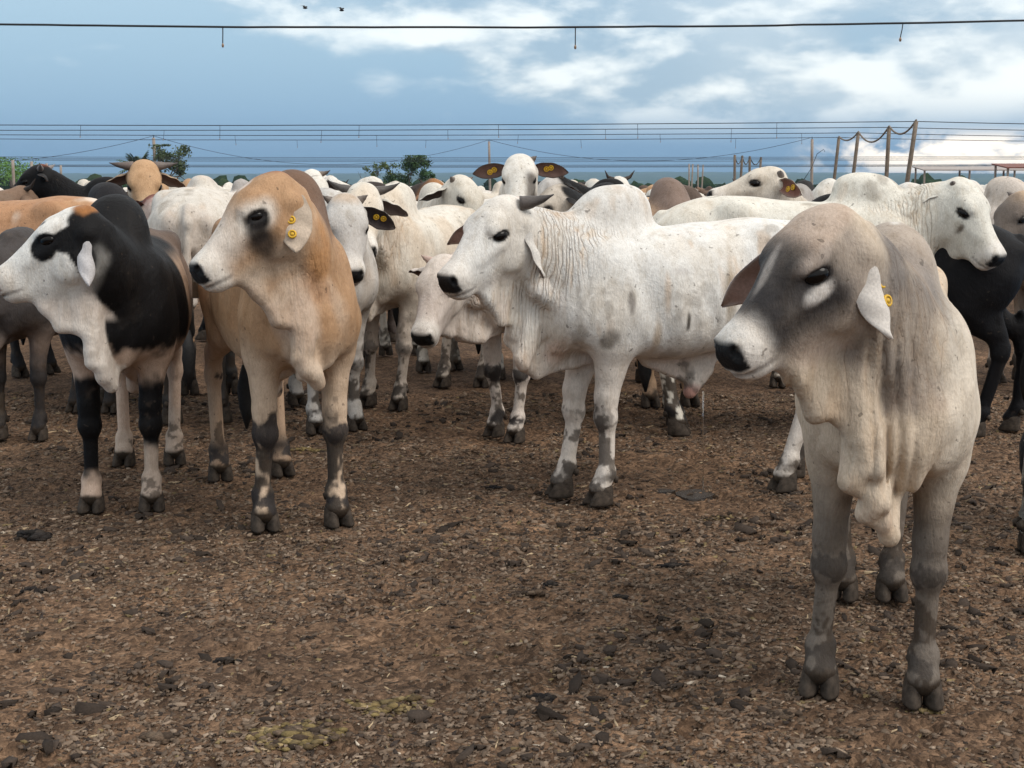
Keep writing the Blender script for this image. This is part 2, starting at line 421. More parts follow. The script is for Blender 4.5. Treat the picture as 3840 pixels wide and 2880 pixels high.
WHITE = V(.66, .63, .575); BLACK = V(.006, .006, .006); MUD = V(.050, .036, .026); SKIN = V(.50, .34, .27)
def paint_coat(sp, pr, fr, P):
    """pigment per vertex, in the animal's own frames"""
    G = sp.get; n = len(P)
    co = sp['coat']; seed = G('seed', 1)
    C = np.tile(V(*co.get('base', WHITE)), (n, 1)).astype(F)
    Hq = ((P-fr['hp'])@fr['R'])/fr['hs']; hx, hy, hz = Hq[:, 0], Hq[:, 1], Hq[:, 2]
    dh = gmin(pr, ('head',), P); dn = gmin(pr, ('neck',), P); dl = gmin(pr, ('leg',), P); dd = gmin(pr, ('dewlap',), P)
    dhump = gmin(pr, ('hump',), P); dt = gmin(pr, ('torso',), P)
    wh = 1-sstep(.005, .05, dh); x, y, z = P[:, 0], P[:, 1], P[:, 2]
    n1 = fbm(P, 5.0, seed, 4); n2 = fbm(P, 14.0, seed+3, 3); n3 = fbm(P, 45.0, seed+7, 2)
    def mixc(m, c):
        nonlocal C
        m = np.clip(m, 0, 1)[:, None]; C = C*(1-m)+V(*c)*m
    W = dict(sheet=sstep(.0, .018, np.minimum(dn, dt)-dd)*(1-wh), x=x, y=y, z=z, hx=hx, hy=hy, hz=hz, wh=wh, n1=n1, n2=n2, n3=n3,
             neck=(1-sstep(.0, .07, dn))*(1-wh), leg=1-sstep(.01, .06, dl), dew=(1-sstep(0., .05, dd)), hump=1-sstep(0., .05, dhump))
    # broad mottling of the coat
    C = C*(1+(n1[:, None]-.5)*co.get('mottle', .22))
    if 'tint' in co:
        mixc(sstep(.50, .72, fbm(P*V(1, 1, .45), 4.5, seed+31, 3))*co.get('tintk', .5), co['tint'])
    co.setdefault('streak', .25 if sum(co.get('base', WHITE)) > .5 else 0)
    if co['streak']:
        mixc(sstep(.56, .74, fbm(P*V(1, 1, .16), 13, seed+51, 3))*sstep(.45, .6, fbm(P, 2.6, seed+57, 2))*co['streak']*(1-wh)*sstep(.5, .7, z), (.50, .33, .19))
    for rule in co.get('rules', []): rule(W, mixc)
    # blobs : (frame, centre, radii, colour, softness, ragged, strength)
    for fr_, c, r, col, soft, rag, k in co.get('blobs', []):
        q = (Hq if fr_ == 'h' else P)-V(*c); q = np.sqrt(((q/V(*r))**2).sum(1))+(n2-.5)*rag
        m = (1-sstep(1-soft, 1+soft, q))*k
        if fr_ == 'h': m = m*wh
        mixc(m, col)
    if co.get('eyering', True):
        for s in (1, -1):
            ex = (hx-.184)*.96+(hz-.045)*.28; ez = (hz-.045)*.96-(hx-.184)*.28; q = np.sqrt((ex/.049)**2+((hy-s*.108*fr['fw'])/.05)**2+(ez/.0275)**2)
            mixc((1-sstep(.86, 1.06, q))*wh, co.get('eyecol', (.02, .018, .018)))
    # white muzzle ring and dark nose pad, mouth line
    mz = co.get('muzzle', (.66, .62, .57))
    if mz is not None: mixc(sstep(.36, .45, hx+(n2-.5)*.05)*wh*co.get('muzk', .85), mz)
    pad = sstep(.474, .486, hx-.30*np.maximum(np.abs(hy)-.045, 0)+(n3-.5)*.006)*sstep(-.056, -.044, hz)*(1-sstep(.034, .048, hz))*(1-sstep(.064, .074, np.abs(hy)))
    nose = pad*wh
    mixc(nose, co.get('nose', (.012, .012, .013)))
    ml = np.interp(hx, [.395, .435, .475, .512], [-.090, -.082, -.075, -.068])
    mixc((1-sstep(.004, .012, np.abs(hz-ml)))*sstep(.385, .41, hx)*wh*.55, (.05, .035, .03))
    # underside skin a little pinker, legs mud
    mixc(dd*0+(1-sstep(0., .05, dd))*sstep(.45, .7, n1)*(.22 if sum(co.get('base', WHITE)) > .5 else 0), SKIN)
    mud = co.get('mud', .5)
    lower = 1-sstep(.10, .62, z)
    mq = n2*.55+n1*.25+n3*.20; th_ = .66-.10*mud-.20*lower*mud
    mixc(sstep(th_, th_+.03, mq)*(1-sstep(.45, .72, z))*min(1, .55+mud*.5), MUD)
    # knees / fetlocks often dark
    kd = co.get('knee', 0)
    if kd:
        q = np.exp(-((z-.42)/.065)**2)*(x > .1)+.8*np.exp(-((z-.53)/.05)**2)*(x < 0)+np.exp(-((z-.13)/.045)**2)
        mixc(sstep(.50, .64, q*.75+(n2-.5)*1.5+(n3-.5)*.6+(n1-.5)*.8)*kd*(z < .66), co.get('kneecol', (.025, .022, .022)))
    mixc((1-sstep(.072, .092, z+(n2-.5)*.04)), MUD*.8)
    # splashes of dried dung higher up
    sp_ = co.get('splash', .25)
    if sp_:
        q = fbm(P*V(1, 1, .8), 9.0, seed+77, 4); q2 = fbm(P, 2.2, seed+99, 2)
        mixc(sstep(.66, .74, q+.25*(q2-.5))*sp_*(1-wh), (.16, .13, .10))
    C = C*(1+(n3[:, None]-.5)*.10)
    return np.clip(C, .004, .9), W

# ---------------------------------------------------------------- materials
def node_mat(name):
    m = bpy.data.materials.new(name); m.use_nodes = True
    nt = m.node_tree; b = nt.nodes['Principled BSDF']
    return m, nt, b
def N(nt, kind, **kw):
    n = nt.nodes.new(kind)
    for k, v in kw.items():
        if k in n.inputs: n.inputs[k].default_value = v
        else: setattr(n, k, v)
    return n
def L(nt, a, ao, b, bi): nt.links.new(a.outputs[ao], b.inputs[bi])
def mixrgb(nt, fac, a, b, mode='MIX'):
    n = nt.nodes.new('ShaderNodeMix'); n.data_type = 'RGBA'; n.blend_type = mode
    for sock, v in ((0, fac), (6, a), (7, b)):
        if isinstance(v, tuple) and hasattr(v[0], 'outputs'): nt.links.new(v[0].outputs[v[1]], n.inputs[sock])
        elif v is not None: n.inputs[sock].default_value = v
    return n
def math_n(nt, op, a, b=None, clamp=False):
    n = nt.nodes.new('ShaderNodeMath'); n.operation = op; n.use_clamp = clamp
    for i, v in enumerate((a, b)):
        if v is None: continue
        if isinstance(v, tuple): nt.links.new(v[0].outputs[v[1]], n.inputs[i])
        else: n.inputs[i].default_value = v
    return n
def ramp(nt, src, stops):
    r = nt.nodes.new('ShaderNodeValToRGB'); e = r.color_ramp.elements
    while len(e) > 1: e.remove(e[-1])
    e[0].position, e[0].color = stops[0][0], (*stops[0][1], 1)
    for p, c in stops[1:]:
        x = e.new(p); x.color = (*c, 1)
    nt.links.new(src[0].outputs[src[1]], r.inputs[0]); return r

def mat_hide():
    m, nt, b = node_mat('hide')
    at = N(nt, 'ShaderNodeAttribute', attribute_name='Col'); fu = N(nt, 'ShaderNodeAttribute', attribute_name='fu'); fm = N(nt, 'ShaderNodeAttribute', attribute_name='fm')
    tc = N(nt, 'ShaderNodeTexCoord')
    mp = N(nt, 'ShaderNodeMapping'); mp.inputs['Scale'].default_value = (1, 1, .35); L(nt, tc, 'Object', mp, 'Vector')
    hair = N(nt, 'ShaderNodeTexNoise', Scale=150.0, Detail=3.0, Roughness=.7); L(nt, mp, 0, hair, 'Vector')
    mot = N(nt, 'ShaderNodeTexNoise', Scale=22.0, Detail=5.0, Roughness=.65); L(nt, mp, 0, mot, 'Vector')
    wr = N(nt, 'ShaderNodeTexNoise', Scale=9.0, Detail=4.0, Roughness=.6, Distortion=.6); L(nt, tc, 'Object', wr, 'Vector')
    mp2 = N(nt, 'ShaderNodeMapping'); mp2.inputs['Scale'].default_value = (1, 1, .22); L(nt, tc, 'Object', mp2, 'Vector')
    wf = N(nt, 'ShaderNodeTexNoise', Scale=17.0, Detail=2.0, Roughness=.5); L(nt, mp2, 0, wf, 'Vector')
    st = N(nt, 'ShaderNodeTexNoise', Scale=24.0, Detail=3.0, Roughness=.6); L(nt, mp2, 0, st, 'Vector')
    r1 = ramp(nt, (hair, 0), [(.28, (.82, .81, .80)), (.72, (1.12, 1.12, 1.12))])
    r2 = ramp(nt, (mot, 0), [(.28, (.82, .78, .73)), (.50, (1.0, .99, .98)), (.72, (1.08, 1.08, 1.08))])
    c1 = mixrgb(nt, 1.0, (at, 'Color'), (r1, 0), 'MULTIPLY'); c2 = mixrgb(nt, 1.0, (c1, 2), (r2, 0), 'MULTIPLY')
    # small flecks of dried mud
    fl = N(nt, 'ShaderNodeTexNoise', Scale=34.0, Detail=2.0, Roughness=.5); L(nt, tc, 'Object', fl, 'Vector')
    fr = ramp(nt, (fl, 0), [(.70, (0, 0, 0)), (.73, (1, 1, 1))])
    fk = math_n(nt, 'MULTIPLY', (fr, 0), .55)
    c3 = mixrgb(nt, (fk, 0), (c2, 2), (.055, .042, .032, 1))
    # skin folds : sine of the stored coordinate, jittered
    j = math_n(nt, 'MULTIPLY', (wf, 0), .075); s0 = math_n(nt, 'ADD', (fu, 'Fac'), (j, 0))
    s1 = math_n(nt, 'MULTIPLY', (s0, 0), 165.0); s2 = math_n(nt, 'SINE', (s1, 0)); s3 = math_n(nt, 'ABSOLUTE', (s2, 0)); s4 = math_n(nt, 'POWER', (s3, 0), .42)
    br = ramp(nt, (mot, 0), [(.35, (.25, .25, .25)), (.6, (1, 1, 1))]); s4b = math_n(nt, 'MULTIPLY', (s4, 0), (br, 0))
    s5 = math_n(nt, 'MULTIPLY', (s4b, 0), (fm, 'Fac'))
    # fold creases are multiplied by a warm tan, darker than the ridges
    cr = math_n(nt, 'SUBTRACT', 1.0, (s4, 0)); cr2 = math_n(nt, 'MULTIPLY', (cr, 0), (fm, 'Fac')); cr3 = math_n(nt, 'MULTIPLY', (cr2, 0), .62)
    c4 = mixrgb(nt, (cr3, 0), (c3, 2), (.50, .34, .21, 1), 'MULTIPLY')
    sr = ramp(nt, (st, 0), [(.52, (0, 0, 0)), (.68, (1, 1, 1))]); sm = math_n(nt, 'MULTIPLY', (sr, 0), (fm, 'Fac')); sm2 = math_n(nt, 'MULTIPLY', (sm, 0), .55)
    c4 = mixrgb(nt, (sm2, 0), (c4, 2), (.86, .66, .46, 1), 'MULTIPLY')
    nt.links.new(c4.outputs[2], b.inputs['Base Color'])
    h1 = math_n(nt, 'MULTIPLY', (hair, 0), .0022); h2 = math_n(nt, 'MULTIPLY', (mot, 0), .0045); h3 = math_n(nt, 'MULTIPLY', (wr, 0), .009); h4 = math_n(nt, 'MULTIPLY', (s5, 0), .0075)
    a = math_n(nt, 'ADD', (h1, 0), (h2, 0)); a = math_n(nt, 'ADD', (a, 0), (h3, 0)); a = math_n(nt, 'ADD', (a, 0), (h4, 0))
    bp = N(nt, 'ShaderNodeBump', Strength=1.0, Distance=1.0); L(nt, a, 0, bp, 'Height'); L(nt, bp, 0, b, 'Normal')
    b.inputs['Roughness'].default_value = .62; b.inputs['Specular IOR Level'].default_value = .14
    pass
    return m
def mat_simple(name, col, rough=.6, noise=0, nscale=40.0, bump=0, spec=.4, metal=0):
    m, nt, b = node_mat(name)
    b.inputs['Roughness'].default_value = rough; b.inputs['Specular IOR Level'].default_value = spec; b.inputs['Metallic'].default_value = metal
    b.inputs['Base Color'].default_value = (*col, 1)
    if noise or bump:
        tc = N(nt, 'ShaderNodeTexCoord'); nz = N(nt, 'ShaderNodeTexNoise', Scale=nscale, Detail=5.0, Roughness=.65); L(nt, tc, 'Object', nz, 'Vector')
        r = ramp(nt, (nz, 0), [(.3, tuple(c*(1-noise) for c in col)), (.7, tuple(min(1, c*(1+noise)) for c in col))])
        nt.links.new(r.outputs[0], b.inputs['Base Color'])
        if bump:
            bp = N(nt, 'ShaderNodeBump', Strength=.6, Distance=bump); L(nt, nz, 0, bp, 'Height'); L(nt, bp, 0, b, 'Normal')
    return m
def mat_attr(name, rough=.7, spec=.3, nscale=90.0, amt=.2, bump=.001):
    m, nt, b = node_mat(name)
    at = N(nt, 'ShaderNodeAttribute', attribute_name='Col'); tc = N(nt, 'ShaderNodeTexCoord')
    nz = N(nt, 'ShaderNodeTexNoise', Scale=nscale, Detail=4.0, Roughness=.65); L(nt, tc, 'Object', nz, 'Vector')
    r = ramp(nt, (nz, 0), [(.3, (1-amt,)*3), (.7, (1+amt*.6,)*3)])
    c = mixrgb(nt, 1.0, (at, 'Color'), (r, 0), 'MULTIPLY'); nt.links.new(c.outputs[2], b.inputs['Base Color'])
    bp = N(nt, 'ShaderNodeBump', Strength=.7, Distance=bump); L(nt, nz, 0, bp, 'Height'); L(nt, bp, 0, b, 'Normal')
    b.inputs['Roughness'].default_value = rough; b.inputs['Specular IOR Level'].default_value = spec
    return m
M = {}
def materials():
    M['hide'] = mat_hide()
    M['ear'] = mat_attr('ear_skin', .75, .2, 120.0, .22, .0015)
    M['horn'] = mat_attr('horn', .45, .4, 60.0, .25, .002)
    M['hoof'] = mat_simple('hoof', (.052, .040, .031), .8, .6, 30.0, .008, .15)
    M['eye'] = mat_simple('eye', (.005, .0035, .003), .16, 0, 1, 0, .18)
    M['tag'] = mat_simple('yellow_tag', (.62, .36, .015), .42, .15, 60.0)
    M['tagc'] = mat_simple('tag_print', (.30, .17, .015), .5)
    M['switch'] = mat_simple('tail_hair', (.010, .009, .009), .7, .5, 60.0, .004)

# ---------------------------------------------------------------- small animal parts
COL = None
def link(o, parent=None):
    bpy.context.scene.collection.objects.link(o)
    if parent is not None: o.parent = parent
    return o
def obj(name, me, mat=None, parent=None):
    o = bpy.data.objects.new(name, me)
    if mat is not None and len(me.materials) == 0: me.materials.append(mat)
    return link(o, parent)
def grid_quads(nu, nv, wrap=False):
    i = np.arange(nu-1)[:, None]; j = np.arange(nv if wrap else nv-1)[None]; j2 = (j+1) % nv
    return np.stack([i*nv+j, (i+1)*nv+j, (i+1)*nv+j2, i*nv+j2], -1).reshape(-1, 4)
def tube(path, radii, ns=10):
    path = np.asarray(path, F); n = len(path); T = np.gradient(path, axis=0)
    vs = []; ref = V(0.3, 0.2, 1)
    for p, t, r in zip(path, T, radii):
        t = nrm(t); a = nrm(np.cross(t, ref)); b = np.cross(t, a)
        th = np.arange(ns)*2*math.pi/ns
        vs.append(p+r*(np.cos(th)[:, None]*a+np.sin(th)[:, None]*b))
    Vt = np.concatenate(vs); Q = grid_quads(n, ns, True)
    Vt = np.concatenate([Vt, path[:1], path[-1:]]); k = n*ns
    j = np.arange(ns); c0 = np.stack([np.full(ns, k), j, (j+1) % ns, np.full(ns, k)], -1); c1 = np.stack([np.full(ns, k+1), (n-1)*ns+(j+1) % ns, (n-1)*ns+j, np.full(ns, k+1)], -1)
    return Vt, Q, np.concatenate([c0, c1])[:, :3]
def mesh_mixed(name, Vt, Q, T):
    me = bpy.data.meshes.new(name)
    me.from_pydata([tuple(map(float, v)) for v in Vt], [], [tuple(map(int, q)) for q in Q]+[tuple(map(int, t)) for t in T])
    me.polygons.foreach_set('use_smooth', np.ones(len(me.polygons), dtype=bool)); me.update()
    return me
EARU = [0, .12, .30, .52, .75, .90, 1.0]
EARW = [.60, .80, 1.0, .98, .72, .38, .05]
def ear_mesh(base, a, n, Lg, Wd, curl, bend, outer, inner, rim):
    a = nrm(a); n = nrm(np.asarray(n, F)-a*float(np.dot(n, a))); b = np.cross(n, a).astype(F)
    nu, nv = 17, 11
    u = np.linspace(0, 1, nu); v = np.linspace(-1, 1, nv)
    w = np.interp(u, *pchip(EARU, EARW))*Wd
    cu = curl*np.interp(u, [0, .2, .6, 1], [1.5, 1.15, .8, .45])
    P = []; Bk = []; C = []; Cb = []
    for i in range(nu):
        sp = base+a*(Lg*u[i])+V(0, 0, -1)*bend*Lg*u[i]**2
        for j in range(nv):
            ang = v[j]*min(cu[i], 2.2)
            y = math.sin(ang)/max(cu[i], .2)*w[i]; d = (1-math.cos(ang))/max(cu[i], .2)*w[i]
            wav = .004*math.sin(u[i]*17+v[j]*2)
            p = sp+b*y+n*(d+wav); t = .0045*(1-.55*abs(v[j]))
            P.append(p); Bk.append(p-n*t*2)
            e = abs(v[j])**4*.8+(u[i] > .93)*.4+(.25 if u[i] < .12 else 0)
            e = min(1, e); C.append(V(*inner)*(1-e)+V(*rim)*e); Cb.append(V(*outer)*(.72+.34*min(1, u[i]*1.6))*(1-.18*abs(math.sin(9*u[i]+3*v[j]))*.5))
    P = np.array(P+Bk, F); Q = grid_quads(nu, nv); k = nu*nv
    Q2 = Q[:, ::-1]+k
    ring = [i*nv for i in range(nu)]+[(nu-1)*nv+j for j in range(1, nv)]+[i*nv+nv-1 for i in range(nu-2, -1, -1)]+[j for j in range(nv-2, 0, -1)]
    R_ = np.array([[ring[i], ring[i-1], ring[i-1]+k, ring[i]+k] for i in range(len(ring))])
    me = mesh_np('ear', P, np.concatenate([Q, Q2, R_])); set_col(me, 'Col', np.array(C+Cb, F))
    def at(uu, vv, side):
        i = int(round(uu*(nu-1))); j = int(round((vv+1)/2*(nv-1)))
        return P[i*nv+j+(k if side < 0 else 0)], n*side
    return me, at
def claw_mesh():
    Vs = []; Qs = []; off = 0
    for s in (1, -1):
        rings = []
        for z, x0, x1, w, yo in ((0.0, -.052, .066, .050, .029), (.010, -.056, .070, .053, .0295), (.038, -.056, .054, .051, .0285), (.066, -.056, .037, .048, .027), (.090, -.053, .026, .043, .025), (.108, -.040, .012, .030, .020)):
            th = np.arange(14)*2*math.pi/14
            cx = (x0+x1)/2; rx = (x1-x0)/2
            px = cx+rx*np.cos(th); py = (w*.62)*np.sin(th)*(1-.32*np.maximum(np.cos(th), 0)**2)
            py = np.where(py*s < 0, py*.86, py)            # flat inner wall
            py = py+s*(yo+.006*(px > 0)*px/.08)
            rings.append(np.stack([px, py, np.full(14, z)], -1))
        A = np.concatenate(rings); Vs.append(A); n = len(rings)
        Qs += [tuple(q+off) for q in grid_quads(n, 14, True)[:, ::-1]]
        Qs += [tuple(range(off+13, off-1, -1))][::-1]+[tuple(off+(n-1)*14+j for j in range(14))]
        off += len(A)
        P, Q, T = tube([(-.052, s*.026, .150), (-.066, s*.028, .128), (-.072, s*.030, .108)], [.010, .018, .008], 8)
        Vs.append(P); Qs += [tuple(q+off) for q in Q]+[tuple(t+off) for t in T]; off += len(P)
    me = bpy.data.meshes.new('hoof'); Vt = np.concatenate(Vs)
    me.from_pydata([tuple(map(float, v)) for v in Vt], [], [tuple(map(int, q)) for q in Qs]); me.update()
    me.polygons.foreach_set('use_smooth', np.ones(len(me.polygons), dtype=bool))
    me.materials.append(M['hoof']); return me
def eye_mesh():
    th = np.linspace(0, math.pi, 9); ph = np.arange(14)*2*math.pi/14
    P = np.array([(math.sin(t)*math.cos(p), math.sin(t)*math.sin(p), math.cos(t)) for t in th for p in ph], F)
    me = mesh_np('eye', P*V(.037, .022, .0245), grid_quads(9, 14, True)[:, ::-1]); me.materials.append(M['eye']); return me
def tag_mesh():
    """round button tag: a raised ring round a stud"""
    prof = [(0, .0045), (.005, .0045), (.006, .002), (.009, .002), (.010, .0045), (.0145, .004), (.0155, .001), (.0155, -.0015), (0, -.0015)]
    ns = 16; P = np.array([(r*math.cos(k*2*math.pi/ns), r*math.sin(k*2*math.pi/ns), z) for r, z in prof for k in range(ns)], F)
    me = mesh_np('ear_tag', P, grid_quads(len(prof), ns, True)); me.materials.append(M['tag']); me.materials.append(M['tagc'])
    for p in me.polygons:
        c = p.center
        if .006 < math.hypot(c.x, c.y) < .0095 and c.z > 0: p.material_index = 1
    return me
def frame_mat(pos, z, x=None):
    z = nrm(z); x = V(0, 0, 1) if x is None else np.asarray(x, F); x = nrm(x-z*float(np.dot(x, z))); y = np.cross(z, x)
    m = Matrix([[x[0], y[0], z[0], pos[0]], [x[1], y[1], z[1], pos[1]], [x[2], y[2], z[2], pos[2]], [0, 0, 0, 1]])
    return m
SH = {}
def shared(k, f):
    if k not in SH: SH[k] = f()
    return SH[k]
def cow_mesh(sp, h):
    pr, fr = cow_parts(sp); seed = sp.get('seed', 1)
    hp = fr['hp']; tip = fr['hd'](.56, 0, 0)
    lo = np.minimum(V(-1.02, -.42, .03), np.minimum(hp, tip)-V(.24, .24, .30)); hi = np.maximum(V(.80, .42, 1.62), np.maximum(hp, tip)+V(.22, .22, .22))
    ph = np.random.RandomState(seed).rand(8)*6
    def disp(P):
        x, y, z = P[:, 0], P[:, 1], P[:, 2]; k = sstep(.5, .8, z)
        d = .0035*np.sin(9*x+4*z+ph[0])*np.sin(7*z+5*y+ph[1])+.0022*np.sin(23*x+11*z+ph[2])*np.sin(19*z-17*y+ph[3])
        rib = np.sin(x*62-z*14+ph[4])*np.exp(-((x+.02)/.20)**2)*np.exp(-((z-.92)/.22)**2)*sp.get('ribs', .0022)
        fg = sp.get('fgeo', .004)
        if sp.get('fdir', 'y') == 'y': wv = np.sin(y*46+2.2*np.sin(y*19+z*2.5+ph[7])+1.6*np.sin(z*4+ph[5])+.7*np.sin(z*11+ph[6])); mk = sstep(.42, .58, x)
        else: wv = np.sin(x*66+1.0*np.sin(z*4+ph[5])+y*9); mk = sstep(.44, .56, x)
        fd = -(np.abs(wv)**.7-.5)*fg*(.45+.55*np.sin(z*9+y*6+ph[0])**2)*mk*sstep(.58, .70, z)*(1-sstep(1.10, 1.34, z))
        ax_ = tip-hp; tt = np.clip(((P-hp)@ax_)/float(ax_@ax_), 0, 1); rr = P-hp-tt[:, None]*ax_; fd = fd*sstep(.15, .22, np.sqrt((rr*rr).sum(1)))
        return (d*k+rib+fd).astype(F)
    Vt, Q = sdf_mesh([(op, k, fn) for _, op, k, fn in pr], lo, hi, h, disp, 1)
    me = mesh_np('body', Vt, Q); C, W = paint_coat(sp, pr, fr, Vt)
    set_col(me, 'Col', C)
    fo = sp.get('fold', .5)
    u = (Vt[:, 0 if sp.get('fdir', 'y') == 'x' else 1]+.02*np.sin(Vt[:, 2]*6))*sp.get('ff', 1.0)
    fm = np.clip(W['neck']*1.0+W['dew']*.5, 0, 1)*(1-W['wh'])*fo*sstep(.55, .75, Vt[:, 2])*(1-W['hump']*.8)*sstep(.12, .3, Vt[:, 0])
    set_f(me, 'fu', u); set_f(me, 'fm', fm)
    me.materials.append(M['hide'])
    return me, fr
def add_ears(sp, fr, me):
    """join simple ears to a low-detail body"""
    n = len(me.vertices); P = np.empty(n*3, F); me.vertices.foreach_get('co', P); Q = np.empty(len(me.loops), np.int32); me.loops.foreach_get('vertex_index', Q)
    C = np.empty(n*4, F); me.attributes['Col'].data.foreach_get('color', C); Vs = [P.reshape(-1, 3)]; Qs = [Q.reshape(-1, 4)]; Cs = [C.reshape(-1, 4)[:, :3]]; k = n
    co = sp['coat']; R = fr['R']; hd = fr['hd']; ec = co.get('ear', co.get('base', WHITE))
    for s_ in (1, -1):
        em, _ = ear_mesh(hd(0, s_*.09, .012), R@V(-.05, s_*.85, -.5), R@V(.75, s_*.2, -.35), .25, .07, .9, .1, ec, (.08, .05, .045), (.12, .09, .08))
        m = len(em.vertices); p = np.empty(m*3, F); em.vertices.foreach_get('co', p); q = np.empty(len(em.loops), np.int32); em.loops.foreach_get('vertex_index', q); c = np.empty(m*4, F); em.attributes['Col'].data.foreach_get('color', c)
        Vs.append(p.reshape(-1, 3)); Qs.append(q.reshape(-1, 4)+k); Cs.append(c.reshape(-1, 4)[:, :3]); k += m
        if sp.get('fh'):
            b = hd(0, s_*.07, .08); Pt, Qt, T = tube([b, b+R@V(-.02, s_*.08, .02), b+R@V(-.06, s_*.13, .09)], [.028, .02, .004], 6)
            Vs.append(Pt); Qs.append(np.concatenate([Qt, np.concatenate([T, T[:, :1]], 1)])[:len(Qt)]+k); Cs.append(np.tile(V(.05, .04, .035), (len(Pt), 1))); k += len(Pt)
    m2 = mesh_np('body', np.concatenate(Vs), np.concatenate(Qs)); set_col(m2, 'Col', np.concatenate(Cs)); set_f(m2, 'fu', np.zeros(k)); set_f(m2, 'fm', np.zeros(k)); m2.materials.append(M['hide']); return m2
def make_cow(name, sp, loc, yaw, h, label, group=None, cat='cow'):
    s = sp.get('scale', 1.0)
    root = bpy.data.objects.new(name, None); link(root)
    root.location = (loc[0], loc[1], 0); root.rotation_euler = (0, 0, math.radians(yaw)); root.scale = (s, s, s)
    root['label'] = label; root['category'] = cat
    if group: root['group'] = group
    me, fr = cow_mesh(sp, h)
    obj('body', me, None, root)
    hd = fr['hd']; R = fr['R']; hs = fr['hs']; fw = fr['fw']
    for i, c in enumerate(fr['hooves']):
        o = obj('hoof', shared('hoof', claw_mesh), None, root); o.location = (float(c[0]), float(c[1]), 0)
        o.rotation_euler = (0, 0, math.radians((5, -5, 8, -8)[i])); o.scale = (1.05, 1.03, .97)
    detail = sp.get('detail', 2)
    for s_ in (1, -1):
        o = obj('eye', shared('eye', eye_mesh), None, root)
        m = (R@rot_ypr(-s_*14, -16)).astype(float)
        es = hs*sp.get('es', 1.0)
        o.matrix_local = Matrix.Translation(Vector(hd(.184, s_*.099*fw, .045).tolist())) @ Matrix(m.tolist()).to_4x4() @ Matrix.Diagonal((es, es, es, 1))
    co = sp['coat']
    for k, s_ in (('l', 1), ('r', -1)):
        e = dict(a=(-.05, .75, -.55), n=(.75, .2, -.35), L=.235, W=.066, curl=1.0, bend=.10)
        e.update(sp.get('ear', {})); e.update(sp.get('ear_'+k, {}))
        a = R@V(e['a'][0], s_*e['a'][1], e['a'][2]); n = R@V(e['n'][0], s_*e['n'][1], e['n'][2])
        em, at = ear_mesh(hd(-.004, s_*.092*fw, .014), a, n, e['L']*hs, e['W']*hs, e['curl'], e['bend'],
                          e.get('outer', co.get('ear', co.get('base', WHITE))), e.get('inner', (.11, .065, .052)), e.get('rim', co.get('earrim', (.30, .24, .20))))
        eo = obj('ear', em, M['ear'], root)
        for (uu, vv, sd) in e.get('tags', []):
            p, nn = at(uu, vv, sd)
            t = obj('ear_tag', shared('tag', tag_mesh), None, eo)
            t.matrix_local = frame_mat(p+nn*.003, nn) @ Matrix.Scale(e.get('ts', 1.0), 4)
    hn = sp.get('horn')
    if hn:
        for k, s_ in (('l', 1), ('r', -1)):
            q = dict(hn); q.update(sp.get('horn_'+k, {}))
            if q.get('L', 0) <= 0: continue
            b = hd(q.get('bx', .0), s_*q.get('by', .072)*fw, q.get('bz', .078)); d0 = nrm(R@V(q['d0'][0], s_*q['d0'][1], q['d0'][2])); d1 = nrm(R@V(q['d1'][0], s_*q['d1'][1], q['d1'][2]))
            pts = []; p = b.copy(); n_ = 10
            for i in range(n_):
                t = i/(n_-1); pts.append(p.copy()); p = p+nrm(d0*(1-t)+d1*t)*q['L']/(n_-1)
            t = np.linspace(0, 1, n_); r = q.get('r', .030)*(np.maximum(1-t**1.5, 0)*.88+.12*(1-t))+.002+.0012*np.sin(t*40)
            Pt, Q, T = tube(pts, r, 12); hm = mesh_mixed('horn', Pt, Q, T)
            tt = np.concatenate([np.repeat(t, 12), [0, 1]])[:, None]
            set_col(hm, 'Col', V(*q.get('c0', (.22, .17, .13)))*(1-tt)+V(*q.get('c1', (.035, .03, .028)))*tt)
            obj('horn', hm, M['horn'], root)
    if detail > 1:
        P, Q, T = tube([(-.92, .02, .56), (-.925, .02, .44), (-.92, .025, .33), (-.915, .02, .22)], [.016, .045, .040, .006], 10)
        tm = mesh_mixed('tail_switch', P, Q, T); obj('tail_switch', tm, M['switch'], root)
    return root, fr

# ================================================================ ground and setting
materials()
def struct(o, kind='structure'): o['kind'] = kind; return o
def tag(o, label, cat, group=None):
    o['label'] = label; o['category'] = cat
    if group: o['group'] = group
    return o
def sines(x, y, seed, scale, n=6):
    r = np.random.RandomState(seed); z = 0
    for i in range(n):
        a = r.rand()*6.28; k = scale*(.6+1.6*r.rand()); z = z+np.sin((x*math.cos(a)+y*math.sin(a))*k+r.rand()*6.28)/n
    return z
def prints(x, y):
    """hoof prints: a dent with a low rim in about half the cells of a jittered grid"""
    r = 0
    for k, c in enumerate((.34, .47)):
        i = np.floor(x/c+k*.37).astype(np.int64); j = np.floor(y/c+k*.61).astype(np.int64); z = np.zeros_like(i)
        hx = _hash(i, j, z, 31+k); hy = _hash(i, j, z, 57+k); on = _hash(i, j, z, 83+k) > .45; an = _hash(i, j, z, 11+k)*6.28
        dx = x-(i-k*.37+.3+.4*hx)*c; dy = y-(j-k*.61+.3+.4*hy)*c; u = (dx*np.cos(an)+dy*np.sin(an))/.068; v = (-dx*np.sin(an)+dy*np.cos(an))/.052; q = np.sqrt(u*u+v*v)
        cleft = np.exp(-(v/.16)**2)*.5
        r = r+on*(-.020*(1-sstep(.65, 1.05, q))*(1-cleft)+.010*np.exp(-((q-1.2)/.22)**2))
    return r
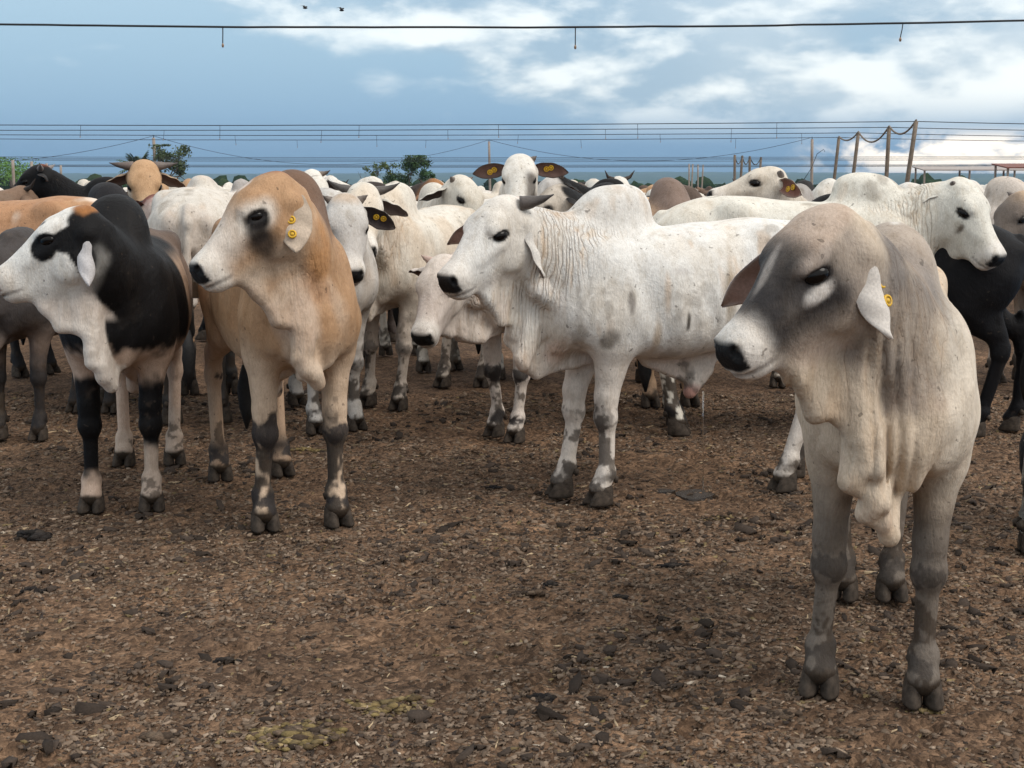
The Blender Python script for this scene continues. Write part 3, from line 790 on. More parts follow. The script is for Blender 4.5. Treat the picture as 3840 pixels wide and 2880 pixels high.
def ground_h(x, y):
    """trodden yard: low mounds and hoof-pocked crust, metres"""
    P = np.stack([x, y, np.zeros_like(x)], -1)
    near = 1-sstep(9, 16, np.hypot(x, y))
    d = .010*sines(x, y, 3, 2.2)+near*(.030*(fbm(P, 3.0, 5, 3)-.5)+.030*(fbm(P, 11.0, 9, 3)-.5)+.014*(vnoise(P, 34.0, 11)-.5)+prints(x, y))
    return d-.012-yard(y)
def yard(y): return .008*np.clip(y-12, 0, 388)          # the pens drain away from the camera
def mat_ground():
    m, nt, b = node_mat('trodden_dung')
    tc = N(nt, 'ShaderNodeTexCoord')
    big = N(nt, 'ShaderNodeTexNoise', Scale=.75, Detail=4.0, Roughness=.6); mid = N(nt, 'ShaderNodeTexNoise', Scale=7.0, Detail=5.0, Roughness=.65)
    fin = N(nt, 'ShaderNodeTexNoise', Scale=75.0, Detail=5.0, Roughness=.75); vo = N(nt, 'ShaderNodeTexVoronoi', Scale=52.0, Randomness=1.0)
    wa = N(nt, 'ShaderNodeTexNoise', Scale=30.0, Detail=2.0); 
    for n in (big, mid, fin, wa): L(nt, tc, 'Object', n, 'Vector')
    wv = N(nt, 'ShaderNodeVectorMath', operation='SCALE'); wv.inputs['Scale'].default_value = .03; L(nt, wa, 'Color', wv, 0)
    wv2 = N(nt, 'ShaderNodeVectorMath', operation='ADD'); L(nt, tc, 'Object', wv2, 0); L(nt, wv, 0, wv2, 1); L(nt, wv2, 0, vo, 'Vector')
    c0 = ramp(nt, (vo, 'Color'), [(.15, (.085, .060, .043)), (.5, (.180, .127, .090)), (.85, (.270, .196, .140))])
    c1 = ramp(nt, (mid, 0), [(.30, (.46, .43, .41)), (.70, (1.30, 1.22, 1.13))])
    c2 = ramp(nt, (big, 0), [(.34, (.70, .68, .68)), (.66, (1.20, 1.12, 1.04))])
    c3 = ramp(nt, (fin, 0), [(.30, (.45, .43, .42)), (.70, (1.45, 1.40, 1.35))])
    c = mixrgb(nt, 1.0, (c0, 0), (c1, 0), 'MULTIPLY'); c = mixrgb(nt, 1.0, (c, 2), (c2, 0), 'MULTIPLY'); c = mixrgb(nt, 1.0, (c, 2), (c3, 0), 'MULTIPLY')
    # beyond the pens the land is pasture
    sp = N(nt, 'ShaderNodeSeparateXYZ'); L(nt, tc, 'Object', sp, 0)
    far = N(nt, 'ShaderNodeMapRange'); L(nt, sp, 1, far, 0); far.inputs[1].default_value = 330; far.inputs[2].default_value = 380
    gr = ramp(nt, (big, 0), [(.3, (.060, .078, .030)), (.7, (.105, .115, .050))])
    c = mixrgb(nt, (far, 0), (c, 2), (gr, 0)); nt.links.new(c.outputs[2], b.inputs['Base Color'])
    h1 = math_n(nt, 'MULTIPLY', (vo, 'Distance'), -.9); h2 = math_n(nt, 'MULTIPLY', (fin, 0), .8); hh = math_n(nt, 'ADD', (h1, 0), (h2, 0))
    bp = N(nt, 'ShaderNodeBump', Strength=.9, Distance=.016); L(nt, hh, 0, bp, 'Height'); L(nt, bp, 0, b, 'Normal')
    b.inputs['Roughness'].default_value = .9; b.inputs['Specular IOR Level'].default_value = .15
    return m
M['ground'] = mat_ground()
def build_ground():
    ys = [-30, -10, 0, 1.5, 2.6]; y = 3.0
    while y < 10: ys.append(y); y += .022+.0045*(y-3)
    while y < 11: ys.append(y); y += .06
    while y < 14000: ys.append(y); y *= 1.06
    tx = np.linspace(-1, 1, 321); ys = np.array(ys)
    # columns follow distance: fine under the near herd, kilometres wide at the horizon
    half = np.where(ys < 11, 4.6, 4.6*(np.maximum(ys, 11)/11)**1.12*1.0)+np.where(ys > 11, (ys-11)*.9, 0)
    half = np.where(ys < 0, 30, np.where(ys < 2.7, 12, half))
    Xg = tx[None]*half[:, None]; Yg = np.repeat(ys[:, None], len(tx), 1)
    x, y = Xg.ravel(), Yg.ravel(); z = ground_h(x, y)
    z = z-6*sstep(400, 900, y)-14*sstep(900, 2200, y)-18*sstep(2200, 4500, y)
    me = mesh_np('ground', np.stack([x, y, z], -1), grid_quads(len(ys), len(tx))[:, ::-1])
    o = obj('ground', me, M['ground']); struct(o)
build_ground()
def build_chips():
    """flakes of dry dung and straw lying on the yard"""
    rs = np.random.RandomState(8); n = 92000
    d = 3.3+7.0*rs.rand(n)**1.25; ang = (rs.rand(n)-.5)*.92
    x = np.tan(ang)*d*1.0; y = d; patch = fbm(np.stack([x, y, x*0], -1), 1.3, 91, 3); keep = rs.rand(n) < .30+1.5*sstep(.38, .60, patch)
    d, x, y = d[keep], x[keep], y[keep]; n = len(x); z = ground_h(x, y)
    kind = rs.rand(n)
    size = (.0045+.0080*rs.rand(n)**2.6)*(1+.05*(d-4))
    straw = kind > .978
    clump = (rs.rand(n) > .975) & (fbm(np.stack([x, y, x*0], -1), 2.1, 44, 2) > .50) & ~straw; size = size+clump*(.008+.014*rs.rand(n))
    k = 5; th = np.arange(k)*2*math.pi/k
    r = size[:, None]*(.65+.6*rs.rand(n, k))
    asp = np.where(straw, 2.6, 1.0+1.0*rs.rand(n)); asy = np.where(straw, .35, .75)
    px = r*np.cos(th)*asp[:, None]; py = r*np.sin(th)*asy[:, None]; pz = (rs.rand(n, k)-.42)*size[:, None]*.85
    a = rs.rand(n)*6.28; ca, sa = np.cos(a)[:, None], np.sin(a)[:, None]
    wx = px*ca-py*sa; wy = px*sa+py*ca
    tilt = (rs.rand(n, 1)-.5)*.9; pz = pz+wy*tilt+wx*(rs.rand(n, 1)-.5)*.7
    top = np.stack([x[:, None]+wx, y[:, None]+wy, z[:, None]+pz*.8+size[:, None]*.30], -1)
    bot = np.stack([x[:, None]+wx*.8, y[:, None]+wy*.8, z[:, None]+pz*.4-size[:, None]*.35], -1)
    ctr = np.stack([x, y, z+size*.55], -1)[:, None]
    Vt = np.concatenate([ctr, top, bot], 1).reshape(-1, 3); m = 1+2*k
    base = (np.arange(n)*m)[:, None]; j = np.arange(k); j2 = (j+1) % k
    t1 = np.stack([np.zeros(k, int), 1+j, 1+j2], -1); t2 = np.stack([1+j, 1+k+j, 1+j2], -1)
    T = np.concatenate([t1, t2]); Tr = (base[:, :, None]+T[None]).reshape(-1, 3)
    pal = np.array([(.095, .067, .048), (.140, .100, .071), (.180, .130, .093), (.220, .162, .117), (.300, .225, .165), (.045, .034, .028), (.190, .140, .070)], F)
    ci = rs.choice(7, n, p=[.25, .27, .22, .11, .03, .10, .02]); C = pal[ci]*(.75+.5*rs.rand(n, 1))
    C[straw] = V(.36, .27, .17)*(.45+.9*rs.rand(straw.sum(), 1))
    C[clump] = V(.050, .037, .029)*(.5+.9*rs.rand(clump.sum(), 1))
    lt = (rs.rand(n) > .9965) & ~clump; C[lt] = V(.50, .42, .33)
    me = mesh_np('dung_flakes', Vt, Tr, False); set_col(me, 'Col', np.repeat(C, m, 0)); 
    o = obj('dung_flakes', me, mat_attr('flakes', .9, .12, 160.0, .3, .002)); struct(o, 'stuff')
    o['label'] = 'dry brown dung flakes and straw covering the yard'; o['category'] = 'dung'
build_chips()

# far country : rolling wooded plain fading into the haze
def mat_far():
    m, nt, b = node_mat('woodland')
    tc = N(nt, 'ShaderNodeTexCoord'); a = N(nt, 'ShaderNodeTexNoise', Scale=.004, Detail=6.0, Roughness=.6); c = N(nt, 'ShaderNodeTexNoise', Scale=.05, Detail=4.0, Roughness=.7)
    L(nt, tc, 'Object', a, 'Vector'); L(nt, tc, 'Object', c, 'Vector')
    r = ramp(nt, (a, 0), [(.35, (.020, .042, .014)), (.56, (.034, .062, .020)), (.62, (.085, .105, .040)), (.70, (.11, .12, .05))])
    r2 = ramp(nt, (c, 0), [(.3, (.55, .55, .55)), (.7, (1.3, 1.3, 1.3))]); q = mixrgb(nt, 1.0, (r, 0), (r2, 0), 'MULTIPLY')
    nt.links.new(q.outputs[2], b.inputs['Base Color']); b.inputs['Roughness'].default_value = .95; b.inputs['Specular IOR Level'].default_value = .05
    return m
M['far'] = mat_far()
def land(y): return -yard(y)-6*sstep(400, 900, y)-14*sstep(900, 2200, y)-18*sstep(2200, 4500, y)
def hill_h(x, y):
    base = land(y)
    ridge = 84*sstep(4500, 11000, y)+9*sines(x, y*.6, 21, .0012, 5)*sstep(1500, 5000, y)+14*sines(x, y*.3, 33, .00045, 4)*sstep(5000, 9000, y)
    return base+ridge
def build_hills():
    ys = 1300*1.035**np.arange(64); tx = np.linspace(-1, 1, 301)
    Xg = tx[None]*(ys*.62+200)[:, None]; Yg = np.repeat(ys[:, None], 301, 1); x, y = Xg.ravel(), Yg.ravel()
    P = np.stack([x, y, x*0], -1)
    z = hill_h(x, y)+9*(fbm(P, .02, 3, 2))*sstep(1300, 1700, y)-2
    me = mesh_np('hills', np.stack([x, y, z], -1), grid_quads(64, 301)[:, ::-1]); struct(obj('hills', me, M['far']))
build_hills()
def ico(sub):
    bm = bmesh.new(); bmesh.ops.create_icosphere(bm, subdivisions=sub, radius=1)
    v = np.array([q.co[:] for q in bm.verts], F); f = np.array([[q.index for q in g.verts] for g in bm.faces]); bm.free(); return v, f
M['leafmass'] = mat_attr('leaf_mass', .9, .08, 1.2, .45, .5)
def build_forest():
    rs = np.random.RandomState(4); Vs = []; Fs = []; Cs = []; k = 0; I1 = ico(1); I2 = ico(2)
    for i in range(2900):
        y = 520*(3400/520)**(rs.rand()**.9); x = (rs.rand()-.5)*2*(y*.46); v, f = I2 if y < 800 else I1
        if y < 1300 and vnoise(np.array([[x, y, 0]]), .010, 4)[0] < .42: continue
        r = 1.5+2.1*rs.rand(); hgt = r*(.85+.5*rs.rand())
        n = rs.rand(len(v)).astype(F)
        p = v*(.70+.55*n)[:, None]*V(r*1.25, r*1.25, hgt)
        p = p+V(x, y, float(hill_h(np.array([x]), np.array([y]))[0])+hgt*.62)
        c = V(.018, .034, .013)*(.6+.9*rs.rand()) if rs.rand() < .85 else V(.030, .046, .016)
        Vs.append(p); Fs.append(f+k); Cs.append(np.tile(c, (len(v), 1))*(.8+.4*n)[:, None]); k += len(v)
    me = mesh_np('forest', np.concatenate(Vs), np.concatenate(Fs), False); set_col(me, 'Col', np.concatenate(Cs))
    o = struct(obj('far_woodland', me, M['leafmass']), 'stuff'); o['label'] = 'dark green belt of woodland beyond the cattle yards'; o['category'] = 'woodland'
build_forest()

# single trees beyond the yards
M['leaf'] = mat_attr('leaves', .6, .3, 3.0, .4, .02); M['bark'] = mat_simple('bark', (.085, .068, .050), .9, .4, 6.0, .03)
def add_tree(name, label, loc, H, R, seed, lc, sparse=0.0, trunk=.42, flat=.75, nleaf=1500):
    rs = np.random.RandomState(seed); root = bpy.data.objects.new(name, None); link(root); root.location = loc
    Vs, Qs, Ts = [], [], []; k = 0; tips = []
    def limb(p, d, l, r, lev):
        nonlocal k
        pts = [p]; q = p.copy(); dd = d.copy()
        for i in range(4):
            dd = nrm(dd+(rs.rand(3)-.5)*.35); q = q+dd*l/4; pts.append(q.copy())
        P, Q, T = tube(pts, np.linspace(r, r*.55, 5), 7); Vs.append(P); Qs.append(Q+k); Ts.append(T+k); k += len(P)
        if lev == 0: tips.append(q); return
        for _ in range(3 if lev > 1 else 2+int(rs.rand()*2)):
            nd = nrm(dd*.7+nrm(rs.rand(3)-.5)*1.0+V(0, 0, .15)); limb(q-dd*l*.25*rs.rand(), nd, l*(.55+.25*rs.rand()), r*.55, lev-1)
    limb(V(0, 0, -.2), V(.05, 0, 1), H*trunk, H*.026, 3)
    me = mesh_mixed('trunk', np.concatenate(Vs), np.concatenate(Qs), np.concatenate(Ts)); obj('trunk', me, M['bark'], root)
    cen = np.array(tips); c0 = V(0, 0, H*.66)
    cen = c0+(cen-cen.mean(0))*V(1, 1, flat); sc = R/np.percentile(np.hypot(cen[:, 0], cen[:, 1]), 88); cen = V(0, 0, c0[2])+(cen-c0)*V(sc, sc, min(sc, 1.6))
    cl = cen[rs.randint(0, len(cen), nleaf)]+rs.randn(nleaf, 3)*R*(.14-.05*sparse); cl[:, 2] = np.clip(cl[:, 2], H*.28, H)
    a = rs.randn(nleaf, 3); a /= np.linalg.norm(a, axis=1)[:, None]; b = np.cross(a, rs.randn(nleaf, 3)); b /= np.linalg.norm(b, axis=1)[:, None]
    s = (H*.022*(.6+.8*rs.rand(nleaf)))[:, None]
    P = np.stack([cl-a*s*1.3, cl+b*s*.7, cl+a*s*1.3, cl-b*s*.7], 1).reshape(-1, 3)
    me = mesh_np('crown', P, np.arange(nleaf*4).reshape(-1, 4), False)
    tone = .6+.8*vnoise(cl, 1.6/R*2, seed)
    set_col(me, 'Col', np.repeat(V(*lc)*tone[:, None]*(.75+.5*rs.rand(nleaf, 1)), 4, 0)); obj('crown', me, M['leaf'], root)
    tag(root, label, 'tree', 'trees beyond the yards')
def add_palm(label, loc, H, seed):
    rs = np.random.RandomState(seed); root = bpy.data.objects.new('palm_tree', None); link(root); root.location = loc
    P, Q, T = tube([(0, 0, -.2), (.1, 0, H*.3), (.15, .05, H*.62)], [.22, .18, .15], 8); obj('trunk', mesh_mixed('trunk', P, Q, T), M['bark'], root)
    Vs = []; top = V(.15, .05, H*.62)
    for i in range(30):
        az = rs.rand()*6.28; el = .05+1.2*rs.rand(); ln_ = H*(.46+.18*rs.rand()); dr = .5+.5*rs.rand()
        prev = None
        for j in range(11):
            t = j/10; d = V(math.cos(az), math.sin(az), 0); p = top+d*ln_*t*math.cos(el)+V(0, 0, 1)*(ln_*t*math.sin(el)-dr*ln_*.55*t*t)
            if prev is not None:
                sd = V(-d[1], d[0], 0)
                for s in (1, -1):
                    w = ln_*.20*math.sin(math.pi*min(.98, t*.9+.08)); q = p+sd*s*w+V(0, 0, -.4*w)+d*w*.5
                    Vs += [prev, p, q+d*.05, q-d*.06]
            prev = p
    me = mesh_np('crown', np.array(Vs, F), np.arange(len(Vs)).reshape(-1, 4), False); n = len(Vs)//4
    set_col(me, 'Col', np.repeat(V(.040, .080, .020)*(.6+.8*rs.rand(n, 1)), 4, 0)); obj('crown', me, M['leaf'], root)
    tag(root, label, 'palm tree', 'trees beyond the yards')
add_tree('tree', 'open-branched grey-green tree right of the tall pole on the left', (-57.0, 240, -1.5), 8.4, 4.0, 11, (.075, .105, .042), .6, .46, .8, 2600)
add_palm('bushy palm just left of the tall pole on the left', (-62.2, 238, -1.4), 7.6, 12)
add_tree('tree', 'bright green flat-topped tree at the far left edge', (-86, 246, -1.4), 6.4, 6.4, 13, (.100, .210, .035), 0, .35, .5, 2600)
add_tree('tree', 'thin yellowing tree at the left of the middle clump', (-21.8, 236, -1.4), 5.9, 2.2, 14, (.095, .135, .038), .7, .46, .9, 1100)
add_tree('tree', 'dense dark green tree in the middle clump', (-17.3, 238, -1.4), 6.6, 3.1, 15, (.040, .085, .020), 0, .38, .9, 3600)
add_tree('tree', 'small dark tree at the right of the middle clump', (-14.2, 236, -1.4), 5.2, 1.6, 16, (.040, .090, .022), 0, .4, 1.1, 1300)

# ================================================================ posts, hoses, poles, sheds
M['post'] = mat_simple('weathered_post', (.165, .128, .095), .85, .4, 5.0, .01); M['hose'] = mat_simple('black_hose', (.012, .013, .014), .6)
M['palepost'] = mat_simple('concrete_pole', (.30, .25, .21), .85, .25, 3.0); M['nozzle'] = mat_simple('nozzle', (.25, .16, .10), .5)
M['rail'] = mat_simple('grey_rail', (.16, .145, .13), .7, .3, 4.0); M['roof'] = mat_simple('tin_roof', (.30, .25, .22), .55, .25, 2.0); M['roofred'] = mat_simple('rusty_roof', (.16, .055, .035), .7, .3, 2.0)
def square_post(name, base, top, w, mat, label, cat, group):
    base = V(*base); top = V(*top); ax = top-base; n = 5; Vs = []
    for i in range(n):
        t = i/(n-1); c = ax*t; s = w*.5*(1.06-.1*t)
        Vs += [c+V(sx*s, sy*s, 0) for sx, sy in ((-1, -1), (1, -1), (1, 1), (-1, 1))]
    Q = np.concatenate([grid_quads(n, 4, True)[:, ::-1], [[(n-1)*4+j for j in range(4)]]])
    o = obj(name, mesh_np(name, np.array(Vs, F), Q, False), mat); o.location = tuple(map(float, base)); return tag(o, label, cat, group)
def hose(name, pts, r, label, group, cat='hose', drops=(), mat='hose', ns=6):
    pts = np.array(pts, F); o0 = pts[0].copy(); P, Q, T = tube(pts-o0, [r]*len(pts), ns)
    o = obj(name, mesh_mixed(name, P, Q, T), M[mat]); o.location = tuple(map(float, o0)); tag(o, label, cat, group)
    for (x, l, lean) in drops:
        i = int(np.argmin(np.abs(pts[:, 0]-x))); p = pts[i]-o0
        a = [p, p+V(lean*.3, 0, -l*.4), p+V(lean*.8, 0, -l*.75), p+V(lean, 0, -l)]
        P, Q, T = tube(a, [r*.55, r*.5, r*.5, r*.5], 6); d = obj('drop_tube', mesh_mixed('drop_tube', P, Q, T), M[mat], o)
        P, Q, T = tube([a[-1]+V(0, 0, .02), a[-1]+V(0, 0, -.02), a[-1]+V(0, 0, -.06)], [r*.6, r*1.3, r*.8], 8); obj('nozzle', mesh_mixed('nozzle', P, Q, T), M['nozzle'], d)
    return o
def span(x0, z0, x1, z1, Y, sag, n=60, Y1=None):
    t = np.linspace(0, 1, n); rs = np.random.RandomState(int(Y*10)); wob = np.cumsum(rs.randn(n))*.004
    return np.stack([x0+(x1-x0)*t, Y+((Y1 or Y)-Y)*t, z0+(z1-z0)*t-sag*4*t*(1-t)+wob*np.sin(math.pi*t)], -1)
# nearest line, crossing the top of the view
hose('sprinkler_hose', span(-14, 4.60, 15, 4.72, 28.4, .195), .021, 'black hose strung across the top of the view, nearest of all', 'sprinkler hoses', drops=((-5.54, .33, -.01), (1.46, .36, 0), (7.83, .29, -.04)))
ROW = [('second line', 74.4, 1965, 262), ('third line', 83.0, 1908, 275), ('fourth line', 93.0, 1843, 287), ('fifth line', 103.5, 1802, 297)]
ORD = ['nearest and tallest', 'second nearest', 'third nearest', 'farthest']
prevtop = None
for i, (nm, Y, u, v) in enumerate(ROW):
    xb = (u-1106)/3064*Y; lean = (-.62, -.10, -.50, -.48)[i]; top = V(xb+.0, Y, 4.46); base = V(xb+lean*.9, Y, -.1-float(yard(Y)))
    square_post('hose_post', base, top, .19, M['post'], ORD[i]+' of four weathered posts carrying the hoses at right', 'post', 'weathered posts at right')
    l = span(-60, 4.45+.03*i, xb, 4.44, Y, .20, 46)[:-1].tolist()+span(xb, 4.44, 62, 4.3, Y, .22, 14).tolist()
    rs = np.random.RandomState(40+i); dr = [(x, .45+.3*rs.rand(), (rs.rand()-.5)*.12) for x in np.arange(-22+i*2.1, 22, 7.3+i)]
    hose('sprinkler_hose', l, .021, ('black hose passing over the %s of the four weathered posts' % ('nearest', 'second', 'third', 'farthest')[i]), 'sprinkler hoses', drops=dr)
    if prevtop is not None:
        t = np.linspace(0, 1, 14)[:, None]; p = prevtop*(1-t)+(top+V(0, 0, .05))*t; p[:, 2] -= (1.9, 2.6, 1.35)[i-1]*.30*4*(t*(1-t))[:, 0]
        hose('feed_pipe', p, .055, 'grey pipe sagging between the %s weathered posts' % ('nearest and second', 'second and third', 'third and farthest')[i-1], 'sagging feed pipes', 'pipe', mat='post')
    prevtop = top+V(0, 0, .05)
for r, (grp, Ys, us, vt) in enumerate((('middle', (186, 192, 198, 206), (1581, 1597, 1613, 1637), 337), ('far', (300, 306, 312, 318), (1484, 1492, 1503, 1514), 356))):
    pt = None
    for i, (Y, u) in enumerate(zip(Ys, us)):
        xb = (u-1106)/3064*Y; H = 4.5
        square_post('hose_post', (xb-(.25 if i % 2 else -.1), Y, -.1-float(yard(Y))), (xb, Y, H), .30, M['post'] if r == 0 else M['palepost'], '%s post in the %s of the two distant groups of posts' % (('leftmost', 'second', 'third', 'rightmost')[i], ('nearer', 'farther')[r]), 'post', 'distant posts')
        hose('sprinkler_hose', span(-Y*.55, H-.05, Y*.5, H, Y, .3+.1*i, 40), .026 if r == 0 else .036, 'thin distant hose over the %s post of the %s distant group' % (('leftmost', 'second', 'third', 'rightmost')[i], ('nearer', 'farther')[r]), 'distant sprinkler hoses')
        if pt is not None and r == 0:
            t = np.linspace(0, 1, 10)[:, None]; p = pt*(1-t)+V(xb, Y, H)*t; p[:, 2] -= 1.1*4*(t*(1-t))[:, 0]
            hose('feed_pipe', p, .07, 'pipe sagging between the %s posts of the nearer distant group' % ('leftmost two', 'middle two', 'rightmost two')[i-1], 'sagging feed pipes', 'pipe')
        pt = V(xb, Y, H)
for i, (u, v, Y) in enumerate(((40, 347, 200), (80, 350, 215), (112, 354, 235), (142, 358, 260), (97, 375, 150))):
    xb = (u-1106)/3064*Y; H = 1.55+Y*(385-v)/3064*1.0
    square_post('hose_post', (xb, Y, -.1-float(yard(Y))), (xb+.05, Y, H), .34, M['palepost'], '%s of the pale posts at the far left' % ('leftmost', 'second', 'fourth', 'rightmost', 'shortest')[i], 'post', 'pale posts at left')
tops = []
for (u, v, Y, lab) in ((343, 300, 238, 'left'), (1057, 308, 264, 'middle'), (1745, 303, 246, 'right')):
    xb = (u-1106)/3064*Y; H = 1.55+Y*(385-v)/3064*1.0
    zb = -.1-float(yard(Y)); o = square_post('power_pole', (xb+.2, Y, zb), (xb, Y, H), .42, M['palepost'], 'tall slim pale power pole, %s of three' % lab, 'pole', 'power poles')
    P, Q, T = tube([(-.2, 0, H-zb-.02), (-.2, 0, H-zb+.4)], [.07, .05], 6); obj('insulator', mesh_mixed('insulator', P, Q, T), M['hose'], o); tops.append(V(xb, Y, H+.3))
for i in range(2):
    t = np.linspace(0, 1, 30)[:, None]; p = tops[i]*(1-t)+tops[i+1]*t; p[:, 2] -= 4*(4.6, 3.9)[i]*(t*(1-t))[:, 0]
    hose('power_line', p, .035, 'power line drooping between the %s poles' % ('left and middle', 'middle and right')[i], 'power lines', 'cable')
p = V(tops[0][0]-62, 232, 7.9); t = np.linspace(0, 1, 20)[:, None]; q = p*(1-t)+tops[0]*t; q[:, 2] -= 4*4.2*(t*(1-t))[:, 0]
hose('power_line', q, .035, 'power line drooping from the left pole out of view', 'power lines', 'cable')
# stay wire pole by the right power pole
hose('stay_cable', [(tops[2][0]-1.6, 245, 1.0), (tops[2][0]-.2, 245, 3.2), (tops[2][0]+.7, 245, 5.6), (tops[2][0]+1.8, 245, 6.4), (tops[2][0]+2.0, 245, 6.0)], .05, 'loose cable curling beside the right power pole', None, 'cable')
def shed(label, x0, x1, Y, z, dep, mat, nposts, th=.22, slope=.35):
    root = bpy.data.objects.new('feed_shed', None); link(root); zg = -float(yard(Y)); root.location = (x0, Y, zg); w = x1-x0; z = z-zg
    P = [(0, -dep, z-slope), (w, -dep, z-slope), (w, dep, z+slope), (0, dep, z+slope)]; P = P+[(a, b, c+th) for a, b, c in P]
    me = bpy.data.meshes.new('roof'); me.from_pydata(P, [], [(0, 3, 2, 1), (4, 5, 6, 7), (0, 1, 5, 4), (1, 2, 6, 5), (2, 3, 7, 6), (3, 0, 4, 7)]); obj('roof', me, mat, root)
    for k in range(nposts):
        for sgn in (-1, 1):
            xx = .5+k*(w-1)/(nposts-1); o = obj('post', mesh_np('post', np.array([(a*.16+xx, b*.16+sgn*dep*.8, c) for c in (0, z+sgn*slope*.8) for a, b in ((-1, -1), (1, -1), (1, 1), (-1, 1))], F), grid_quads(2, 4, True)[:, ::-1], False), M['palepost'], root)
    return tag(root, label, 'shed', 'open feed sheds')
shed('long low open shed with a pale tin roof at the right', 82.0, 128, 290, 3.35, 4, M['roof'], 6)
shed('open shed with a rusty red roof at the right edge', 85.5, 112, 252, 3.55, 4, M['roofred'], 5)
def fence(label, p0, p1, n):
    root = bpy.data.objects.new('pipe_fence', None); link(root); p0 = (p0[0], p0[1], -float(yard(p0[1]))); root.location = p0; d = V(p1[0], p1[1], -float(yard(p1[1])))-V(*p0)
    for k in range(n+1):
        P, Q, T = tube([d*k/n, d*k/n+V(0, 0, 1.55)], [.06, .06], 6); obj('post', mesh_mixed('post', P, Q, T), M['rail'], root)
    for z in (.45, .75, 1.05, 1.35):
        P, Q, T = tube([V(0, 0, z), d+V(0, 0, z)], [.03, .03], 6); obj('rail', mesh_mixed('rail', P, Q, T), M['rail'], root)
    tag(root, label, 'fence', 'pen fences')
fence('pipe fence of the pen across the middle distance', (-40, 118, 0), (62, 112, 0), 34)
# birds
def bird(label, loc, sp, flap):
    root = bpy.data.objects.new('bird', None); link(root); root.location = loc
    P, Q, T = tube([(-.09*sp, 0, 0), (-.04*sp, 0, .0), (.04*sp, 0, .005), (.10*sp, 0, .01), (.13*sp, 0, .012)], [.006*sp, .030*sp, .036*sp, .022*sp, .004*sp], 8); obj('body', mesh_mixed('body', P, Q, T), M['switch'], root)
    for s in (1, -1):
        pts = [(.05, .0, 0), (-.04, .0, 0), (-.05, s*.12, flap*.08), (.05, s*.13, flap*.09), (-.10, s*.25, flap*.05), (-.02, s*.26, flap*.06)]
        P = np.array([(a*sp, b*sp, c*sp) for a, b, c in pts]+[(a*sp, b*sp, c*sp+.008) for a, b, c in pts], F)
        me = bpy.data.meshes.new('wing'); me.from_pydata(P.tolist(), [], [(0, 1, 2, 3), (3, 2, 4, 5), (6, 9, 8, 7), (9, 11, 10, 8), (0, 3, 9, 6), (3, 5, 11, 9), (5, 4, 10, 11), (4, 2, 8, 10), (2, 1, 7, 8)]); obj('wing', me, M['switch'], root)
    root.rotation_euler = (.2, 0, .6); return tag(root, label, 'bird', 'birds in the sky')
bird('small dark bird in the upper left sky, left of the pair', (-8.39, 59, 1.55+59*.1153), 1.0, 1); bird('small dark bird in the upper left sky, right of the pair', (-6.91, 59, 1.55+59*.1137), 1.0, 1.3)

# ================================================================ cattle
def near(c, r, col, soft=.35, rag=.6, k=1.0, f='b'): return (f, c, r, col, soft, rag, k)
W_ = (.66, .63, .575)
def r_grad(lo, hi, a, b, col, k):            # pigment that changes with height on the animal
    return lambda W, mix: mix(sstep(a, b, W['z']+(W['n1']-.5)*.25)*k if a < b else sstep(-a, -b, -W['z']+(W['n1']-.5)*.25)*k, col)
def r_hump(col, k): return lambda W, mix: mix(W['hump']*k, col)
def r_neck(col, k): return lambda W, mix: mix(W['neck']*sstep(.35, .65, W['n1'])*k, col)
def r_face(col, k, x0=.16, x1=.30): return lambda W, mix: mix(W['wh']*sstep(x0, x1, W['hx'])*k*(.7+.6*(W['n2']-.3)), col)
def r_leg(col, k, z0=.62, z1=.45): return lambda W, mix: mix(W['leg']*(1-sstep(z1, z0, W['z']+(W['n2']-.5)*.18))*k, col)
def r_belly(col, k, z0=.80, z1=.62): return lambda W, mix: mix((1-sstep(z1, z0, W['z']+(W['n1']-.5)*.2))*k, col)
def white_coat(**kw):
    d = dict(base=W_, mottle=.16, tint=(.60, .48, .36), tintk=.22, knee=.55, mud=.55, splash=.40); d.update(kw); return d

